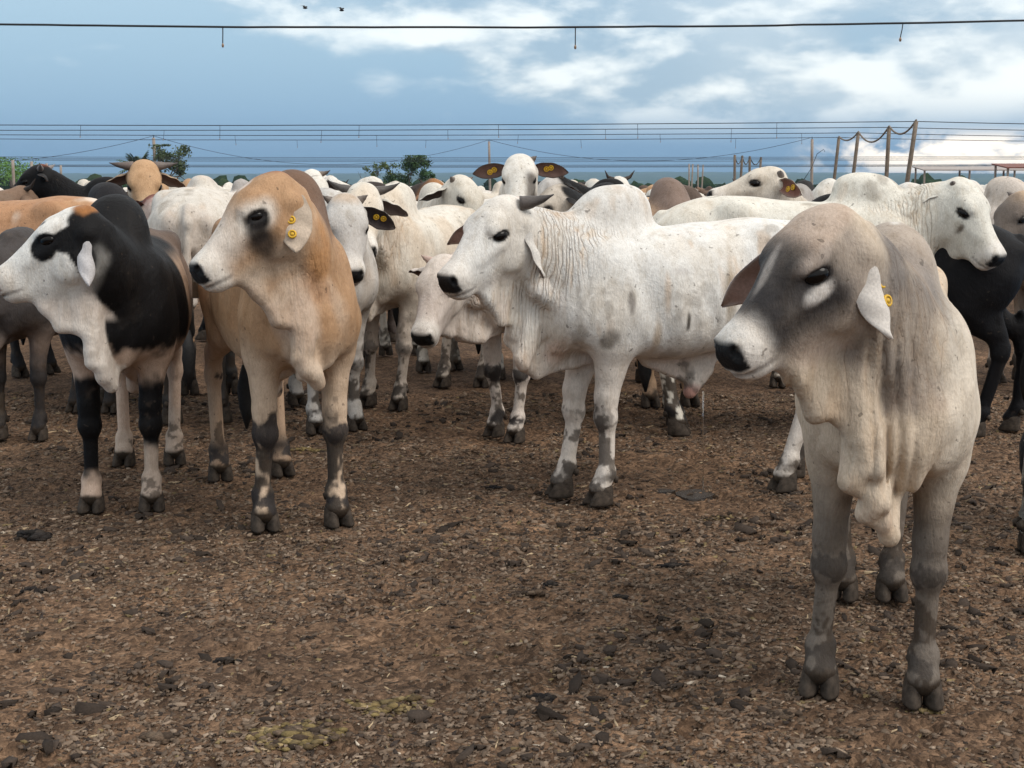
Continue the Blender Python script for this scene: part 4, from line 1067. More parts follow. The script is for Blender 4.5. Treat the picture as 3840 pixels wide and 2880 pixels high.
# --- right foreground: grey-fawn steer, head turned to the left
GREY = (.028, .026, .028)
coatH = dict(base=(.54, .445, .345), mottle=.30, tint=(.46, .30, .17), tintk=.30, streak=.5, knee=.85, kneecol=(.060, .050, .043), mud=.5, splash=.06, eyering=True, eyecol=(.03, .026, .026), ear=(.62, .57, .52), earrim=(.42, .33, .28), muzk=.95,
    rules=[r_face((.30, .255, .225), .75, -.05, .05),
           lambda W, mix: mix(W['wh']*sstep(.06, .17, W['hx'])*sstep(-.16, -.04, W['hz'])*(1-sstep(.38, .43, W['hx']))*(.90+.3*(W['n2']-.5)), GREY),
           lambda W, mix: mix(W['wh']*sstep(.075, .11, W['hz'])*(1-sstep(.10, .22, W['hx']))*.85, (.46, .36, .29)),
           lambda W, mix: mix(W['neck']*(.35+.65*sstep(.34, .58, W['n1']))*.80, (.135, .120, .112)), lambda W, mix: mix(W['hump']*.75, (.33, .285, .25)), lambda W, mix: mix(sstep(.40, .5, W['x'])*sstep(.70, .85, W['z'])*(1-sstep(.10, .16, np.abs(W['y']-.03)))*sstep(.45, .65, W['n1'])*.4, (.18, .16, .145)),
           lambda W, mix: mix(W['neck']*sstep(.42, .55, fbm(np.stack([W['x']*.2, W['y'], W['z']*.12], -1), 14, 5, 2))*.38, (.13, .115, .11)),
           lambda W, mix: mix(sstep(.10, .20, W['y'])*sstep(.55, .8, W['z'])*(W['x'] > .2)*.55, (.66, .61, .53)),
           r_leg((.075, .064, .058), .85, .88, .50)],
    blobs=[near((.205, .09, .000), (.048, .05, .026), (.70, .66, .62), .45, .3, 1.0, 'h'), near((.165, .09, .088), (.062, .05, .024), (.44, .37, .32), .5, .4, .85, 'h'),
           near((.25, 0, .11), (.16, .018, .03), (.56, .50, .45), .5, .5, .5, 'h'), near((.30, 0, 1.45), (.05, .016, .10), (.70, .68, .64), .6, .5, .8)])
spH = dict(head=(.785, -.158, 1.468), rot=(-54, 38, -4), scale=.940, seed=21, coat=coatH, fold=.55, ff=.30, fdir='y', fgeo=.020, es=1.1, dewlap=1.45, throat=3.0, tfwd=.06, dthick=.018, humpw=1.1, hump=.95, girth=.93, hs=.97, neck=1.02,
    stance=[(.02, .0), (-.01, -.05), (.0, -.05), (.03, .04)], horn=dict(L=0, d0=(0, 1, 0), d1=(0, 1, 0)),
    ear=dict(L=.235, W=.062, curl=.95), ear_l=dict(a=(.42, .26, -.80), n=(.30, -.90, .0), bend=.0, L=.29, W=.080, tags=[(.45, -.5, -1), (.64, -.4, -1)], ts=1.15, curl=1.35, inner=(.35, .22, .17)), ear_r=dict(a=(.70, .72, -.16), n=(.60, -.75, -.15), W=.084, curl=.6, L=.375, tags=[(.45, .3, 1)], inner=(.40, .27, .23), rim=(.5, .42, .38)))
make_cow('cow', spH, (1.185, 4.470), -102.3, .0080, 'grey-fawn steer in the right foreground with its head turned left', 'cattle in the yard')

# --- white steer in profile, middle
coatG = white_coat(base=(.68, .665, .635), tint=(.60, .48, .34), tintk=.26, knee=.55, mud=.50, splash=.34, streak=.5, kneecol=(.050, .042, .038), ear=(.66, .62, .57),
    rules=[r_belly((.56, .45, .36), .45, .85, .65), r_hump((.60, .57, .53), .5)],
    blobs=[near((.05, .30, .88), (.012, .09, .045), (.05, .04, .03), .4, .9, .9), near((-.17, .30, 1.0), (.028, .09, .13), (.30, .24, .17), .5, 1.2, .7), near((.42, .24, .80), (.055, .09, .045), (.16, .14, .12), .4, 1.6, .75), near((.33, .27, .98), (.015, .09, .05), (.12, .10, .09), .4, 1.2, .7),
           near((-.45, .28, 1.10), (.09, .12, .07), (.48, .44, .40), .5, 1.6, .5), near((.08, .3, 1.12), (.05, .12, .02), (.45, .42, .40), .5, 1.2, .5), near((.19, .3, .78), (.02, .1, .10), (.42, .28, .15), .6, .8, .6), near((.62, .1, .72), (.05, .12, .06), (.62, .42, .33), .6, .8, .5), near((-.11, 0, .49), (.07, .08, .05), (.42, .20, .16), .5, .5, .85)])
spG = dict(head=(.830, .050, 1.362), rot=(24, 34, -3), hs=.98, scale=1.0, seed=7, coat=coatG, fold=1.0, ff=1.0, fdir='x', fgeo=.007, es=1.05, dewlap=1.35, tfwd=.05, throat=2.9, sheath=1.1, hump=1.02, deep=.97, girth=1.02, ribs=.0028,
    stance=[(.01, .0), (.12, .04), (.16, .02), (-.06, .02)], horn=dict(L=0, d0=(0, 1, 0), d1=(0, 1, 0)), horn_l=dict(L=.16, r=.034, by=.085, bz=.088, bx=-.01, d0=(-.61, .75, -.26), d1=(-.82, .75, .10), c0=(.11, .09, .08), c1=(.03, .026, .025)),
    ear=dict(L=.27, W=.062), ear_l=dict(a=(.35, .26, -.85), n=(.75, -.60, .1), curl=1.4, tags=[(.55, -.6, -1), (.66, -.5, -1)], ts=.9), ear_r=dict(a=(.56, .80, -.14), n=(.65, -.65, -.15), curl=.7, L=.29, W=.060, inner=(.34, .22, .19)))
make_cow('cow', spG, (.770, 6.930), 199.5, .0100, 'white humped steer standing side-on in the middle with one dark horn showing', 'cattle in the yard')

# --- fawn steer with black eye patch
coatB = dict(base=(.395, .240, .135), mottle=.30, tint=(.50, .36, .24), tintk=.40, knee=.9, kneecol=(.030, .026, .026), mud=.40, splash=.05, ear=(.50, .40, .31), earrim=(.60, .52, .45), eyering=True, muzk=1.0, muzzle=(.68, .63, .57),
    rules=[r_hump((.135, .080, .055), .95), r_belly((.58, .46, .35), .75, .92, .66), lambda W, mix: mix(W['dew']*.55*sstep(.3, .6, W['n1']), (.62, .54, .45)),
           lambda W, mix: mix(W['wh']*sstep(.16, .34, W['hx'])*sstep(-.10, .04, W['hz']+.25*(W['hx']-.3))*.9, (.62, .56, .50)), lambda W, mix: mix(W['wh']*(1-sstep(-.15, -.06, W['hz']))*.6, (.60, .50, .40)),
           lambda W, mix: mix(W['neck']*sstep(.5, .72, W['n1'])*.6, (.46, .23, .09)), lambda W, mix: mix((1-sstep(-.15, .05, W['x']))*.45, (.33, .19, .11)), lambda W, mix: mix(W['leg']*(W['x'] > .1)*(1-sstep(.40, .55, W['z']+(W['n2']-.5)*.25))*sstep(.38, .52, W['n2']+.15*(np.abs(W['y']) < .15))*.92, (.022, .019, .018)), lambda W, mix: mix(W['leg']*(W['x'] < .1)*np.exp(-((W['z']-.16)/.05)**2)*.9, (.02, .018, .018))],
    blobs=[near((.190, .11, .045), (.090, .09, .066), (.70, .66, .60), .45, .3, .8, 'h'), near((.190, .10, .036), (.052, .09, .048), (.004, .004, .004), .25, .5, 1.0, 'h'), near((.220, .10, -.006), (.045, .09, .048), (.010, .008, .008), .5, .7, .85, 'h'), near((.225, .09, -.060), (.065, .08, .070), (.020, .016, .015), .6, .4, .9, 'h'), near((-.02, 0, .10), (.10, .045, .05), (.24, .085, .04), .5, .6, .85, 'h'), near((.12, 0, .135), (.05, .02, .03), (.66, .60, .55), .4, 1.0, .7, 'h')])
spB = dict(head=(.712, -.120, 1.442), rot=(-80, 36, 3), es=.85, humpw=1.1, scale=1.016, seed=33, coat=coatB, fold=.35, ff=.45, fdir='y', fgeo=.005, dewlap=.95, throat=3.2, tfwd=.05, dthick=.018, hump=1.25, girth=.86, hs=.97, sheath=.8, neck=.90,
    stance=[(.02, .01), (-.02, -.04), (.0, .02), (.0, -.02)], horn=dict(L=0, d0=(0, 1, 0), d1=(0, 1, 0)),
    ear=dict(L=.25, W=.075), ear_l=dict(a=(.62, .26, -.66), n=(-.3, -.85, -.2), curl=.6, bend=.0, tags=[(.42, .2, -1), (.66, .2, -1)], ts=1.15), ear_r=dict(a=(.62, .74, -.2), n=(.6, -.7, -.15), curl=.7, L=.27, W=.060, inner=(.34, .22, .18)))
make_cow('cow', spB, (-1.085, 6.600), -67.8, .0102, 'fawn steer with a black eye patch, head turned left', 'cattle in the yard')

# --- black and white pied steer at the left
coatA = dict(base=(.006, .0055, .006), mottle=.3, knee=0, mud=.25, splash=.03, ear=(.52, .50, .50), earrim=(.60, .55, .52), eyecol=(.010, .009, .010), muzzle=(.66, .62, .57), nose=(.16, .075, .065), muzk=1.0,
    rules=[lambda W, mix: mix((1-sstep(-.30, -.10, W['x']+(W['n1']-.5)*.3))*.85, (.20, .13, .09)), lambda W, mix: mix((1-sstep(-.5, -.1, W['x']))*sstep(1.15, 1.3, W['z'])*.7, (.05, .045, .045)),
           lambda W, mix: mix(sstep(.0, .14, W['y']-.16+(W['n1']-.5)*.1)*(1-sstep(.02, .10, W['x']))*sstep(-.30, -.15, W['x'])*sstep(.7, .9, W['z'])*(1-sstep(1.18, 1.28, W['z']))*.9, (.50, .35, .25)),
           lambda W, mix: mix((1-sstep(.76, .84, W['z']+(W['n2']-.5)*.14))*.92, (.56, .42, .33)),
           lambda W, mix: mix(np.clip(W['sheet']+(W['n2']-.5)*.5*(W['sheet'] > .05), 0, 1)*(W['x'] > .35)*(W['y'] < .065), (.66, .60, .54)),
           lambda W, mix: mix(W['leg']*(1-sstep(.60, .70, W['z']+(W['n2']-.5)*.12))*sstep(.13, .20, W['z']+(W['n2']-.5)*.12-.12*(W['y'] > 0))*(W['x'] > .1), (.006, .0055, .006)),
           lambda W, mix: mix(W['leg']*(1-sstep(.15, .24, W['z']+(W['n2']-.5)*.1-.12*(W['y'] > 0)))*np.where((W['x'] > .1) & (W['y'] < 0), 0.0, .8), (.46, .37, .30)),
           lambda W, mix: mix(W['wh']*(1-sstep(-.02, .02, -W['hx']-.02+(W['n2']-.5)*.03)), (.70, .68, .64)),
           lambda W, mix: mix((1-W['wh'])*sstep(.12, .15, W['hx']+(W['n2']-.5)*.05)*sstep(.02, .06, -W['hz']-.08)*sstep(.95, 1.0, W['z']), (.64, .57, .51))],
    blobs=[near((.215, .10, .028), (.070, .09, .062), (.006, .0055, .006), .10, .5, 1.0, 'h'), near((.10, .12, .0), (.075, .08, .055), (.006, .0055, .006), .10, .5, 1.0, 'h'), near((.075, .12, -.085), (.058, .10, .090), (.006, .0055, .006), .10, .5, 1.0, 'h'), near((.0, .12, -.05), (.085, .12, .18), (.006, .0055, .006), .10, .5, 1.0, 'h'), near((-.02, .1, .02), (.055, .13, .06), (.006, .0055, .006), .12, .5, 1.0, 'h'),
           near((.17, .06, .115), (.03, .03, .02), (.03, .03, .035), .2, .8, 1.0, 'h'), near((-.03, .02, .10), (.06, .10, .045), (.30, .13, .045), .25, .8, .95, 'h')])
spA = dict(head=(.745, -.040, 1.380), rot=(-94, 28, 5), scale=.958, seed=44, coat=coatA, fold=.15, ff=.6, fdir='y', dewlap=1.05, throat=2.0, tfwd=.12, dlc=(.02, -.02, -.02), dthick=.018, hump=1.12, humpw=1.25, girth=1.0, hs=.99, sheath=.8,
    stance=[(.02, .0), (.0, -.02), (.0, .0), (.0, .0)], horn=dict(L=0, d0=(0, 1, 0), d1=(0, 1, 0)),
    ear=dict(L=.28, W=.058), ear_l=dict(a=(.40, .22, -.85), n=(.60, -.75, .0), curl=1.5, bend=.0, tags=[(.6, .0, 1)], ts=.9, inner=(.45, .36, .34)), ear_r=dict(a=(.1, .9, -.3), n=(.9, .1, -.2)))
make_cow('cow', spA, (-1.885, 6.930), -81.9, .0104, 'black and white pied steer at the left, white face turned left', 'cattle in the yard')

# --- the second row
GR = 'cattle in the yard'
HN = dict(L=.17, r=.030, d0=(-.1, 1, .05), d1=(-.2, .75, .65))
NUB = dict(L=.055, r=.026, d0=(-.1, .8, .5), d1=(-.1, .7, .7), c0=(.20, .16, .13), c1=(.10, .08, .07))
def cow(label, loc, yaw, h=.0135, **sp):
    sp.setdefault('seed', int(abs(loc[0]*131+loc[1]*57)) % 997); sp.setdefault('coat', white_coat()); sp.setdefault('fold', .6); sp.setdefault('ff', .6)
    return make_cow('cow', sp, loc, yaw, h, label, GR)
cow('white horned steer facing the camera, a knotted dewlap under its chin', (-.66, 9.93), -114.9, .0148, head=(.900, .10, 1.41), rot=(33, 38, -3), scale=1.0, dewlap=1.25, seed=52, horn=dict(HN, c0=(.10, .085, .075)), fold=.8,
    stance=[(.05, -.04), (-.03, -.06), (0, 0), (.1, 0)], ear=dict(a=(-.05, .85, -.45), inner=(.12, .09, .085)),
    coat=white_coat(base=(.64, .60, .53), tint=(.56, .42, .29), tintk=.4, rules=[r_leg((.40, .34, .29), .6, .8, .5), r_belly((.50, .42, .35), .5, .95, .6)]))
cow('pale grey steer facing the camera behind the fawn one, its black ear tagged', (-1.275, 9.00), -62.2, .0148, head=(.938, -.123, 1.384), rot=(-16, 44, 1), scale=.985, seed=53, horn=dict(NUB, L=.07),
    ear=dict(a=(.1, .88, -.48), n=(.85, .25, .2), inner=(.035, .025, .024), rim=(.10, .08, .07), tags=[(.45, 0, 1), (.62, .1, 1)], ts=1.2), coat=white_coat(base=(.50, .475, .445), rules=[r_face((.42, .39, .37), .6, .1, .3)], blobs=[near((.03, 0, .12), (.06, .08, .04), (.46, .33, .22), .5, .5, .7, 'h')]))
cow('small whitish steer with lowered head in front of the white side-on steer', (.165, 8.72), -121.5, .0148, head=(.945, -.073, 1.085), rot=(8, 47, -3), scale=.95, seed=54, horn=dict(NUB, L=.08, c0=(.45, .32, .27), c1=(.38, .27, .22)), fold=.8, ff=.8,
    ear=dict(a=(.0, .95, -.15), L=.17), stance=[(.06, -.03), (-.05, .02), (0, 0), (0, 0)], coat=white_coat(base=(.60, .53, .47), tint=(.52, .40, .34), tintk=.5, knee=.9, rules=[r_face((.54, .46, .42), .5)], blobs=[near((.52, 0, .0), (.03, .04, .04), (.30, .15, .11), .5, .6, .4, 'h')]))
cow('large white steer at the right facing right, tear streak under its eye', (1.80, 8.62), -4.5, .0132, head=(.760, -.06, 1.365), rot=(-46, 48, 0), hs=.94, scale=1.065, seed=55, hump=.80, horn=dict(NUB, L=.045, by=.06), fold=.9, ff=.9, fdir='x', dewlap=.9,
    ear=dict(L=.20, W=.055), ear_r=dict(a=(-.12, .50, -.85), n=(.85, .4, -.1), curl=1.3, inner=(.20, .10, .08)), coat=white_coat(base=(.66, .63, .56), blobs=[near((.24, -.10, -.03), (.018, .05, .045), (.10, .07, .05), .4, .7, .8, 'h')], knee=1.0, mud=.8))
cow('black steer at the right edge standing behind the grey-fawn one', (2.28, 8.80), 163, .0148, head=(.95, 0, 1.05), rot=(0, 50, 0), scale=.96, seed=56, stance=[(0, 0), (0, 0), (.10, .0), (-.12, 0)], fold=.2,
    coat=dict(base=(.007, .0065, .0075), mottle=.3, mud=.2, knee=0, splash=.05, muzzle=(.02, .02, .02), ear=(.015, .014, .014)))
cow('steer mostly out of the picture at the right edge, one pale leg showing', (3.10, 5.98), 4, .0190, head=(.95, 0, 1.30), rot=(0, 45, 0), scale=.97, seed=57, stance=[(0, 0), (0, 0), (.05, 0), (-.23, .0)], coat=white_coat(base=(.45, .43, .39), mud=.6))
cow('pale steer seen from behind between the pied and the fawn steers', (-2.13, 9.75), 98, .0190, head=(.90, .1, 1.25), rot=(10, 50, 0), scale=1.10, seed=58, hump=.4, coat=white_coat(base=(.58, .54, .485), tint=(.45, .36, .30), tintk=.5, rules=[r_leg((.03, .028, .028), .95, .62, .45)]))
cow('dark grey steer at the left edge with head low beneath the pied one', (-2.90, 8.75), -98, .0190, head=(.90, -.20, 1.06), rot=(-58, 42, 0), hump=.45, scale=.88, seed=59, fold=.2, stance=[(.02, .0), (.02, -.02), (0, 0), (0, 0)], ear=dict(a=(.1, .85, -.5), n=(.8, .3, .2), inner=(.02, .016, .016), rim=(.03, .025, .024), tags=[(.5, 0, 1)], ts=1.4),
    coat=dict(base=(.060, .052, .050), mottle=.4, knee=1.0, mud=.6, splash=.2, muzzle=(.40, .36, .33), ear=(.03, .027, .027), rules=[r_face((.34, .29, .26), .8, .02, .2), r_belly((.24, .17, .13), .5, .85, .65), r_leg((.022, .02, .02), .9)]))
cow('red and white streaked steer at the left edge, back only', (-3.60, 10.05), 172, .0190, head=(.95, 0, 1.30), rot=(0, 45, 0), scale=1.05, seed=60, hump=.9, coat=dict(base=(.40, .22, .12), mottle=.3, tint=(.66, .58, .50), tintk=.9, knee=.6, mud=.5, splash=.1, ear=(.4, .25, .15), rules=[r_belly((.10, .085, .08), .9, 1.0, .8)]))
cow('red-faced white steer with a tagged dark ear behind the pied one', (-3.22, 10.75), -38, .0190, head=(.86, -.05, 1.325), rot=(6, 38, 0), scale=1.0, seed=61, ear=dict(a=(-.05, .92, .05), n=(.8, .2, .35), L=.27, W=.075, inner=(.09, .028, .022), rim=(.10, .05, .04), tags=[(.55, -.2, 1)], ts=1.6),
    coat=dict(base=(.020, .019, .021), mottle=.3, knee=0, mud=.4, splash=.1, ear=(.05, .03, .027), rules=[r_face((.62, .54, .50), 1.0, -.02, .03)], blobs=[near((.02, 0, .08), (.08, .12, .06), (.20, .06, .04), .3, .8, .9, 'h')]))
cow('tan horned steer looking at the camera at the upper left', (-2.97, 12.0), -81.8, .0148, head=(.949, .002, 1.490), rot=(7, 43, 0), scale=1.06, seed=62, horn=dict(L=.17, r=.034, d0=(-.05, 1, -.02), d1=(-.15, .95, .25), c0=(.16, .12, .10), c1=(.06, .05, .05)), ear=dict(a=(.0, .85, -.50), inner=(.16, .10, .08)),
    coat=dict(base=(.46, .29, .165), mottle=.25, knee=.3, mud=.4, splash=.05, ear=(.46, .33, .22), eyecol=(.02, .016, .015), blobs=[near((.19, .10, -.005), (.075, .05, .05), (.66, .58, .48), .5, .4, .9, 'h'), near((.19, -.10, -.005), (.075, .05, .05), (.66, .58, .48), .5, .4, .9, 'h')], rules=[r_face((.50, .38, .26), .6, .25, .4)]))
cow('black horned steer at the upper left edge', (-3.70, 14.0), 168, .0190, head=(.88, .03, 1.52), rot=(14, 30, 0), scale=1.03, seed=63, horn=dict(L=.19, r=.032, d0=(-.3, .9, -.05), d1=(-.4, .8, .25), c0=(.20, .16, .14), c1=(.16, .14, .13)), ear=dict(a=(-.25, .9, -.2), inner=(.16, .09, .06)),
    coat=dict(base=(.006, .0055, .006), mottle=.3, mud=.3, knee=0, splash=.03, muzzle=(.05, .045, .045), ear=(.02, .018, .018), blobs=[near((-.03, 0, .10), (.06, .06, .04), (.18, .06, .03), .4, .6, .9, 'h')]))
cow('white steer with raised head and wide tagged ears above the middle one', (-.008, 11.4), -85.3, .0148, head=(.896, -.006, 1.560), rot=(-8, 36, 1), scale=1.03, seed=64, horn=dict(NUB, L=0), horn_l=dict(L=.06), ear=dict(a=(.0, .98, -.05), L=.25, W=.064, n=(.8, 0, .3), inner=(.13, .075, .06), rim=(.06, .05, .045), tags=[(.38, .0, 1), (.5, .1, 1)], ts=1.3),
    coat=white_coat(base=(.64, .61, .56), ear=(.10, .085, .08), rules=[lambda W, mix: mix(W['wh']*sstep(.03, .08, W['hy'])*sstep(.16, .22, W['hx'])*.85, (.10, .085, .075))]))
cow('white steer looking right, dark smudge by its eye, left of the raised head', (-.735, 11.85), -69.7, .0190, head=(.894, -.012, 1.470), rot=(26, 42, -1), scale=1.0, seed=65, horn=dict(NUB, L=.06), ear=dict(a=(-.1, .80, -.55), inner=(.05, .035, .03), rim=(.1, .08, .07)), coat=white_coat(base=(.60, .56, .49), blobs=[near((.20, .10, .02), (.06, .06, .06), (.12, .10, .09), .5, .5, .8, 'h')]))
cow('cream-faced black steer with a black eye patch behind the dark horn', (.86, 11.0), -125, .0190, head=(.842, .018, 1.400), rot=(-42, 40, 1), scale=1.0, seed=66, coat=dict(base=(.006, .0055, .006), mottle=.3, mud=.3, knee=0, splash=.05, ear=(.02, .018, .018), muzzle=(.60, .52, .44), rules=[r_face((.60, .53, .45), 1.0, -.06, -.01)], blobs=[near((.19, .10, .04), (.06, .07, .045), (.012, .011, .012), .2, .5, 1.0, 'h'), near((-.02, .08, .0), (.045, .06, .10), (.006, .0055, .006), .2, .5, 1.0, 'h')]))
cow('tan steer with a brown hump, only its back showing behind the white one', (1.01, 10.05), -79.6, .0190, head=(.92, .0, .98), rot=(0, 50, 0), scale=1.04, seed=67, hump=.85, coat=dict(base=(.50, .33, .20), mottle=.2, knee=.4, mud=.4, splash=.08, ear=(.4, .28, .2), rules=[r_hump((.17, .12, .10), .95), lambda W, mix: mix(sstep(.30, .55, W['x'])*.7, (.22, .16, .13))]))
cow('pale steer pointing its raised muzzle left, wide tagged ear', (2.17, 10.95), -95.2, .0148, head=(.760, -.20, 1.49), rot=(-84, 8, 2), scale=1.0, seed=68, hump=.95, horn=dict(NUB, L=.05, r=.034), ear=dict(a=(-.35, .90, -.28), n=(.75, .55, .2), L=.25, W=.07, inner=(.17, .075, .055), rim=(.30, .24, .2), tags=[(.38, -.1, 1), (.56, .1, 1)], ts=1.4),
    coat=white_coat(base=(.60, .54, .46), rules=[r_hump((.28, .26, .25), .9), lambda W, mix: mix(W['wh']*(1-sstep(-.10, .0, W['hz']))*.5, (.30, .26, .24))]))
cow('brown steer with dark neck behind the white horned one', (-1.55, 13.6), -30, .0205, head=(.86, .05, 1.44), rot=(25, 40, 0), scale=1.0, seed=69, coat=dict(base=(.045, .034, .030), mottle=.4, mud=.3, knee=0, ear=(.25, .13, .07), rules=[r_face((.42, .20, .08), .95, -.08, 0)], blobs=[near((.15, 0, .13), (.12, .04, .04), (.66, .60, .55), .3, .8, .9, 'h')]))
cow('white steer with one horn beyond the fawn hump', (-2.05, 15.4), -88, .0205, head=(.93, 0, 1.50), rot=(4, 45, 0), scale=1.02, seed=70, horn=dict(HN, L=.12), ear=dict(inner=(.05, .035, .03)))
cow('white hump and back just right of the one-horned steer', (-1.72, 13.0), 110, .0205, head=(.92, 0, 1.2), rot=(0, 50, 0), scale=1.04, seed=71)
cow('black and white faced steer beyond the tan back', (1.35, 15.6), 195, .0205, head=(.86, .05, 1.46), rot=(20, 36, 0), scale=1.02, seed=72, horn=dict(NUB, L=.08), coat=dict(base=(.006, .0055, .006), mottle=.3, mud=.3, knee=0, ear=(.02, .02, .02), rules=[r_face((.62, .58, .54), 1.0, .02, .07)]))
cow('white steer with dark ears beyond the right hump', (3.75, 14.2), -140, .0205, head=(.90, 0, 1.44), rot=(-10, 45, 0), scale=1.0, seed=73, ear=dict(inner=(.05, .03, .025), outer=(.06, .05, .05)))
cow('pale steer showing only its hump right of the white face', (3.62, 11.2), -60, .0195, head=(.92, 0, 1.0), rot=(0, 50, 0), scale=1.03, seed=74, coat=white_coat(base=(.58, .51, .45)))
cow('dark-headed steer with a black ear at the right edge', (4.10, 10.6), -122, .0195, head=(.93, -.06, 1.36), rot=(-30, 42, 0), scale=1.0, seed=75, horn=dict(NUB, L=.07), ear=dict(a=(.1, .85, -.4), inner=(.02, .016, .015), outer=(.02, .018, .018), rim=(.02, .018, .018)), coat=dict(base=(.16, .13, .11), mottle=.4, mud=.4, knee=.6, splash=.1, blobs=[near((.02, 0, .10), (.10, .10, .05), (.50, .36, .24), .5, .6, .8, 'h')]))

# --- the herd behind: a few low-detail animals copied many times
def build_herd():
    rs = np.random.RandomState(77); protos = []
    poses = [dict(head=(.93, 0, 1.45), rot=(0, 45, 0)), dict(head=(.90, .12, 1.38), rot=(35, 45, 0)), dict(head=(.90, -.12, 1.42), rot=(-40, 42, 0)), dict(head=(.96, 0, 1.15), rot=(0, 55, 0))]
    coats = [white_coat(), white_coat(base=(.56, .51, .44)), white_coat(base=(.66, .64, .60)), dict(base=(.42, .26, .15), knee=.4), dict(base=(.025, .022, .022), knee=0, muzzle=(.05, .05, .05)), dict(base=(.20, .13, .09), rules=[r_hump((.08, .06, .05), .8)]), white_coat(base=(.60, .56, .52), rules=[r_hump((.30, .28, .27), .8)])]
    words = ['white', 'cream', 'bright white', 'tan', 'black', 'brown', 'grey-humped white']
    for c in range(7):
        for p in (0, 1, 2, 3) if c < 2 else ((c % 4), (c+2) % 4):
            sp = dict(poses[p], coat=coats[c], seed=200+c*7+p, fold=0, scale=1.0); sp['fh'] = (c+p) % 3 == 0; me, fr = cow_mesh(sp, .045); me = add_ears(sp, fr, me)
            protos.append((me, fr, c, p))
    placed = []; used = [(-3.6, 10), (-4.2, 12.4)]; n = 0; y = 14.5
    em = {}
    wt = np.array([{0: .15, 1: .14, 2: .09, 3: .13, 4: .08, 5: .10, 6: .12}[q[2]] for q in protos]); wt /= wt.sum()
    tries = 0
    while n < 290 and tries < 30000:
        tries += 1
        y = 13.4+100*rs.rand()**1.9; x = (rs.rand()-.5)*2*(y*.40+1)
        if any((x-a)**2+(y-b)**2 < (1.25+.012*y)**2 for a, b in used): continue
        if any(math.hypot(x-a, y-b) < 1.5 for a, b in ((-3.7, 14.0), (-1.55, 13.6), (-2.05, 15.4), (-1.72, 13.0), (1.35, 15.6), (3.75, 14.2), (-2.97, 12.6))): continue
        used.append((x, y)); k = rs.choice(len(protos), p=wt); me, fr, c, p = protos[k]
        o = bpy.data.objects.new('cow', me); link(o); s = .96+.12*rs.rand(); o.location = (x, y, -float(yard(y))); o.scale = (s, s, s); o.rotation_euler = (0, 0, rs.rand()*6.28)
        band = 0 if y < 24 else (1 if y < 55 else 2); placed.append((c, band, x/y, o)); n += 1
    def nth(i): return '%d%s' % (i, 'th' if 10 < i % 100 < 14 else {1: 'st', 2: 'nd', 3: 'rd'}.get(i % 10, 'th'))
    for c in range(7):
        for band in range(3):
            g = sorted([q for q in placed if q[0] == c and q[1] == band], key=lambda q: q[2]); where = ('just behind the front animals', 'in the middle-distance herd', 'far off in the herd')[band]
            for i, q in enumerate(g): tag(q[3], '%s steer %s, %s of its colour from the left' % (words[c], where, nth(i+1)), 'cow', '%s cattle %s' % (words[c], where))
build_herd()

# ================================================================ small things on the ground
def px_ground(u, v):
    x = (u-1106)/3064; y = (829.5-v)/3064; p = math.radians(8.26); d = (x, math.cos(p)+y*math.sin(p), -math.sin(p)+y*math.cos(p)); t = -1.55/d[2]
    return d[0]*t, d[1]*t
M['pat'] = mat_attr('dung', .9, .15, 120.0, .4, .004)
def pat(name, label, loc, rx, ry, cols, seed, n=60, s=.02, group=None, h=.6):
    """a broken pat or clod: a heap of crumbs"""
    rs = np.random.RandomState(seed); v, f = ico(1); Vs, Fs, Cs = [], [], []; k = 0
    for i in range(n):
        a = rs.rand()*6.28; q = rs.rand()**.6; x = math.cos(a)*q*rx*(1+.3*math.sin(3*a+seed)); y = math.sin(a)*q*ry*(1+.3*math.sin(2*a+seed)); r = s*(.45+.9*rs.rand())*(1.15-.5*q)
        z = float(ground_h(np.array([loc[0]+x]), np.array([loc[1]+y]))[0])
        p = v*(.7+.6*rs.rand(len(v)))[:, None]*V(r*1.3, r*1.1, r*h)+V(x, y, z+r*h*.55+max(0, (1-q))*s*h*.6); Vs.append(p); Fs.append(f+k); k += len(v)
        Cs.append(np.tile(V(*cols[rs.randint(len(cols))])*(.6+.8*rs.rand()), (len(v), 1)))
    me = mesh_np(name, np.concatenate(Vs), np.concatenate(Fs), False); set_col(me, 'Col', np.concatenate(Cs)); o = obj(name, me, M['pat']); o.location = (loc[0], loc[1], 0); return tag(o, label, 'dung', group)
DK = [(.016, .014, .014), (.024, .020, .018), (.035, .028, .023)]; YL = [(.19, .140, .060), (.15, .108, .048), (.095, .066, .034), (.23, .17, .085)]; BR = [(.10, .068, .046), (.06, .042, .03), (.14, .10, .07)]
CL = [((1450, 1218), .050, DK, 'black dung clod in front of the white and grey-fawn steers'), ((1190, 1255), .032, DK, 'small dark clod near the middle of the foreground'), ((975, 1280), .026, DK, 'tiny black clod left of the middle foreground'), ((1065, 1048), .040, DK, 'flat dark clod left of the white steer front hooves'),
      ((490, 1420), .036, DK, 'dark clod in the left foreground'), ((1170, 1495), .036, DK, 'dark clod low in the middle foreground'), ((80, 1160), .075, DK, 'long dark clod near the left edge'), ((350, 1580), .05, BR, 'brown clod near the bottom left corner'), ((70, 1270), .045, DK, 'grey-black clod at the left edge'), ((1340, 1290), .032, DK, 'dark clod right of the middle foreground'),
      ((1140, 1275), .055, BR, 'brown crumbly clod at the centre of the foreground'), ((1690, 1540), .045, BR, 'brown clod left of the grey-fawn steer front hooves')]
for i, ((u, v), r, cc, lab) in enumerate(CL): pat('dung_clod', lab, px_ground(u, v), r*1.0, r*.6, cc, 300+i, 46, r*.30, 'dung clods', .6)
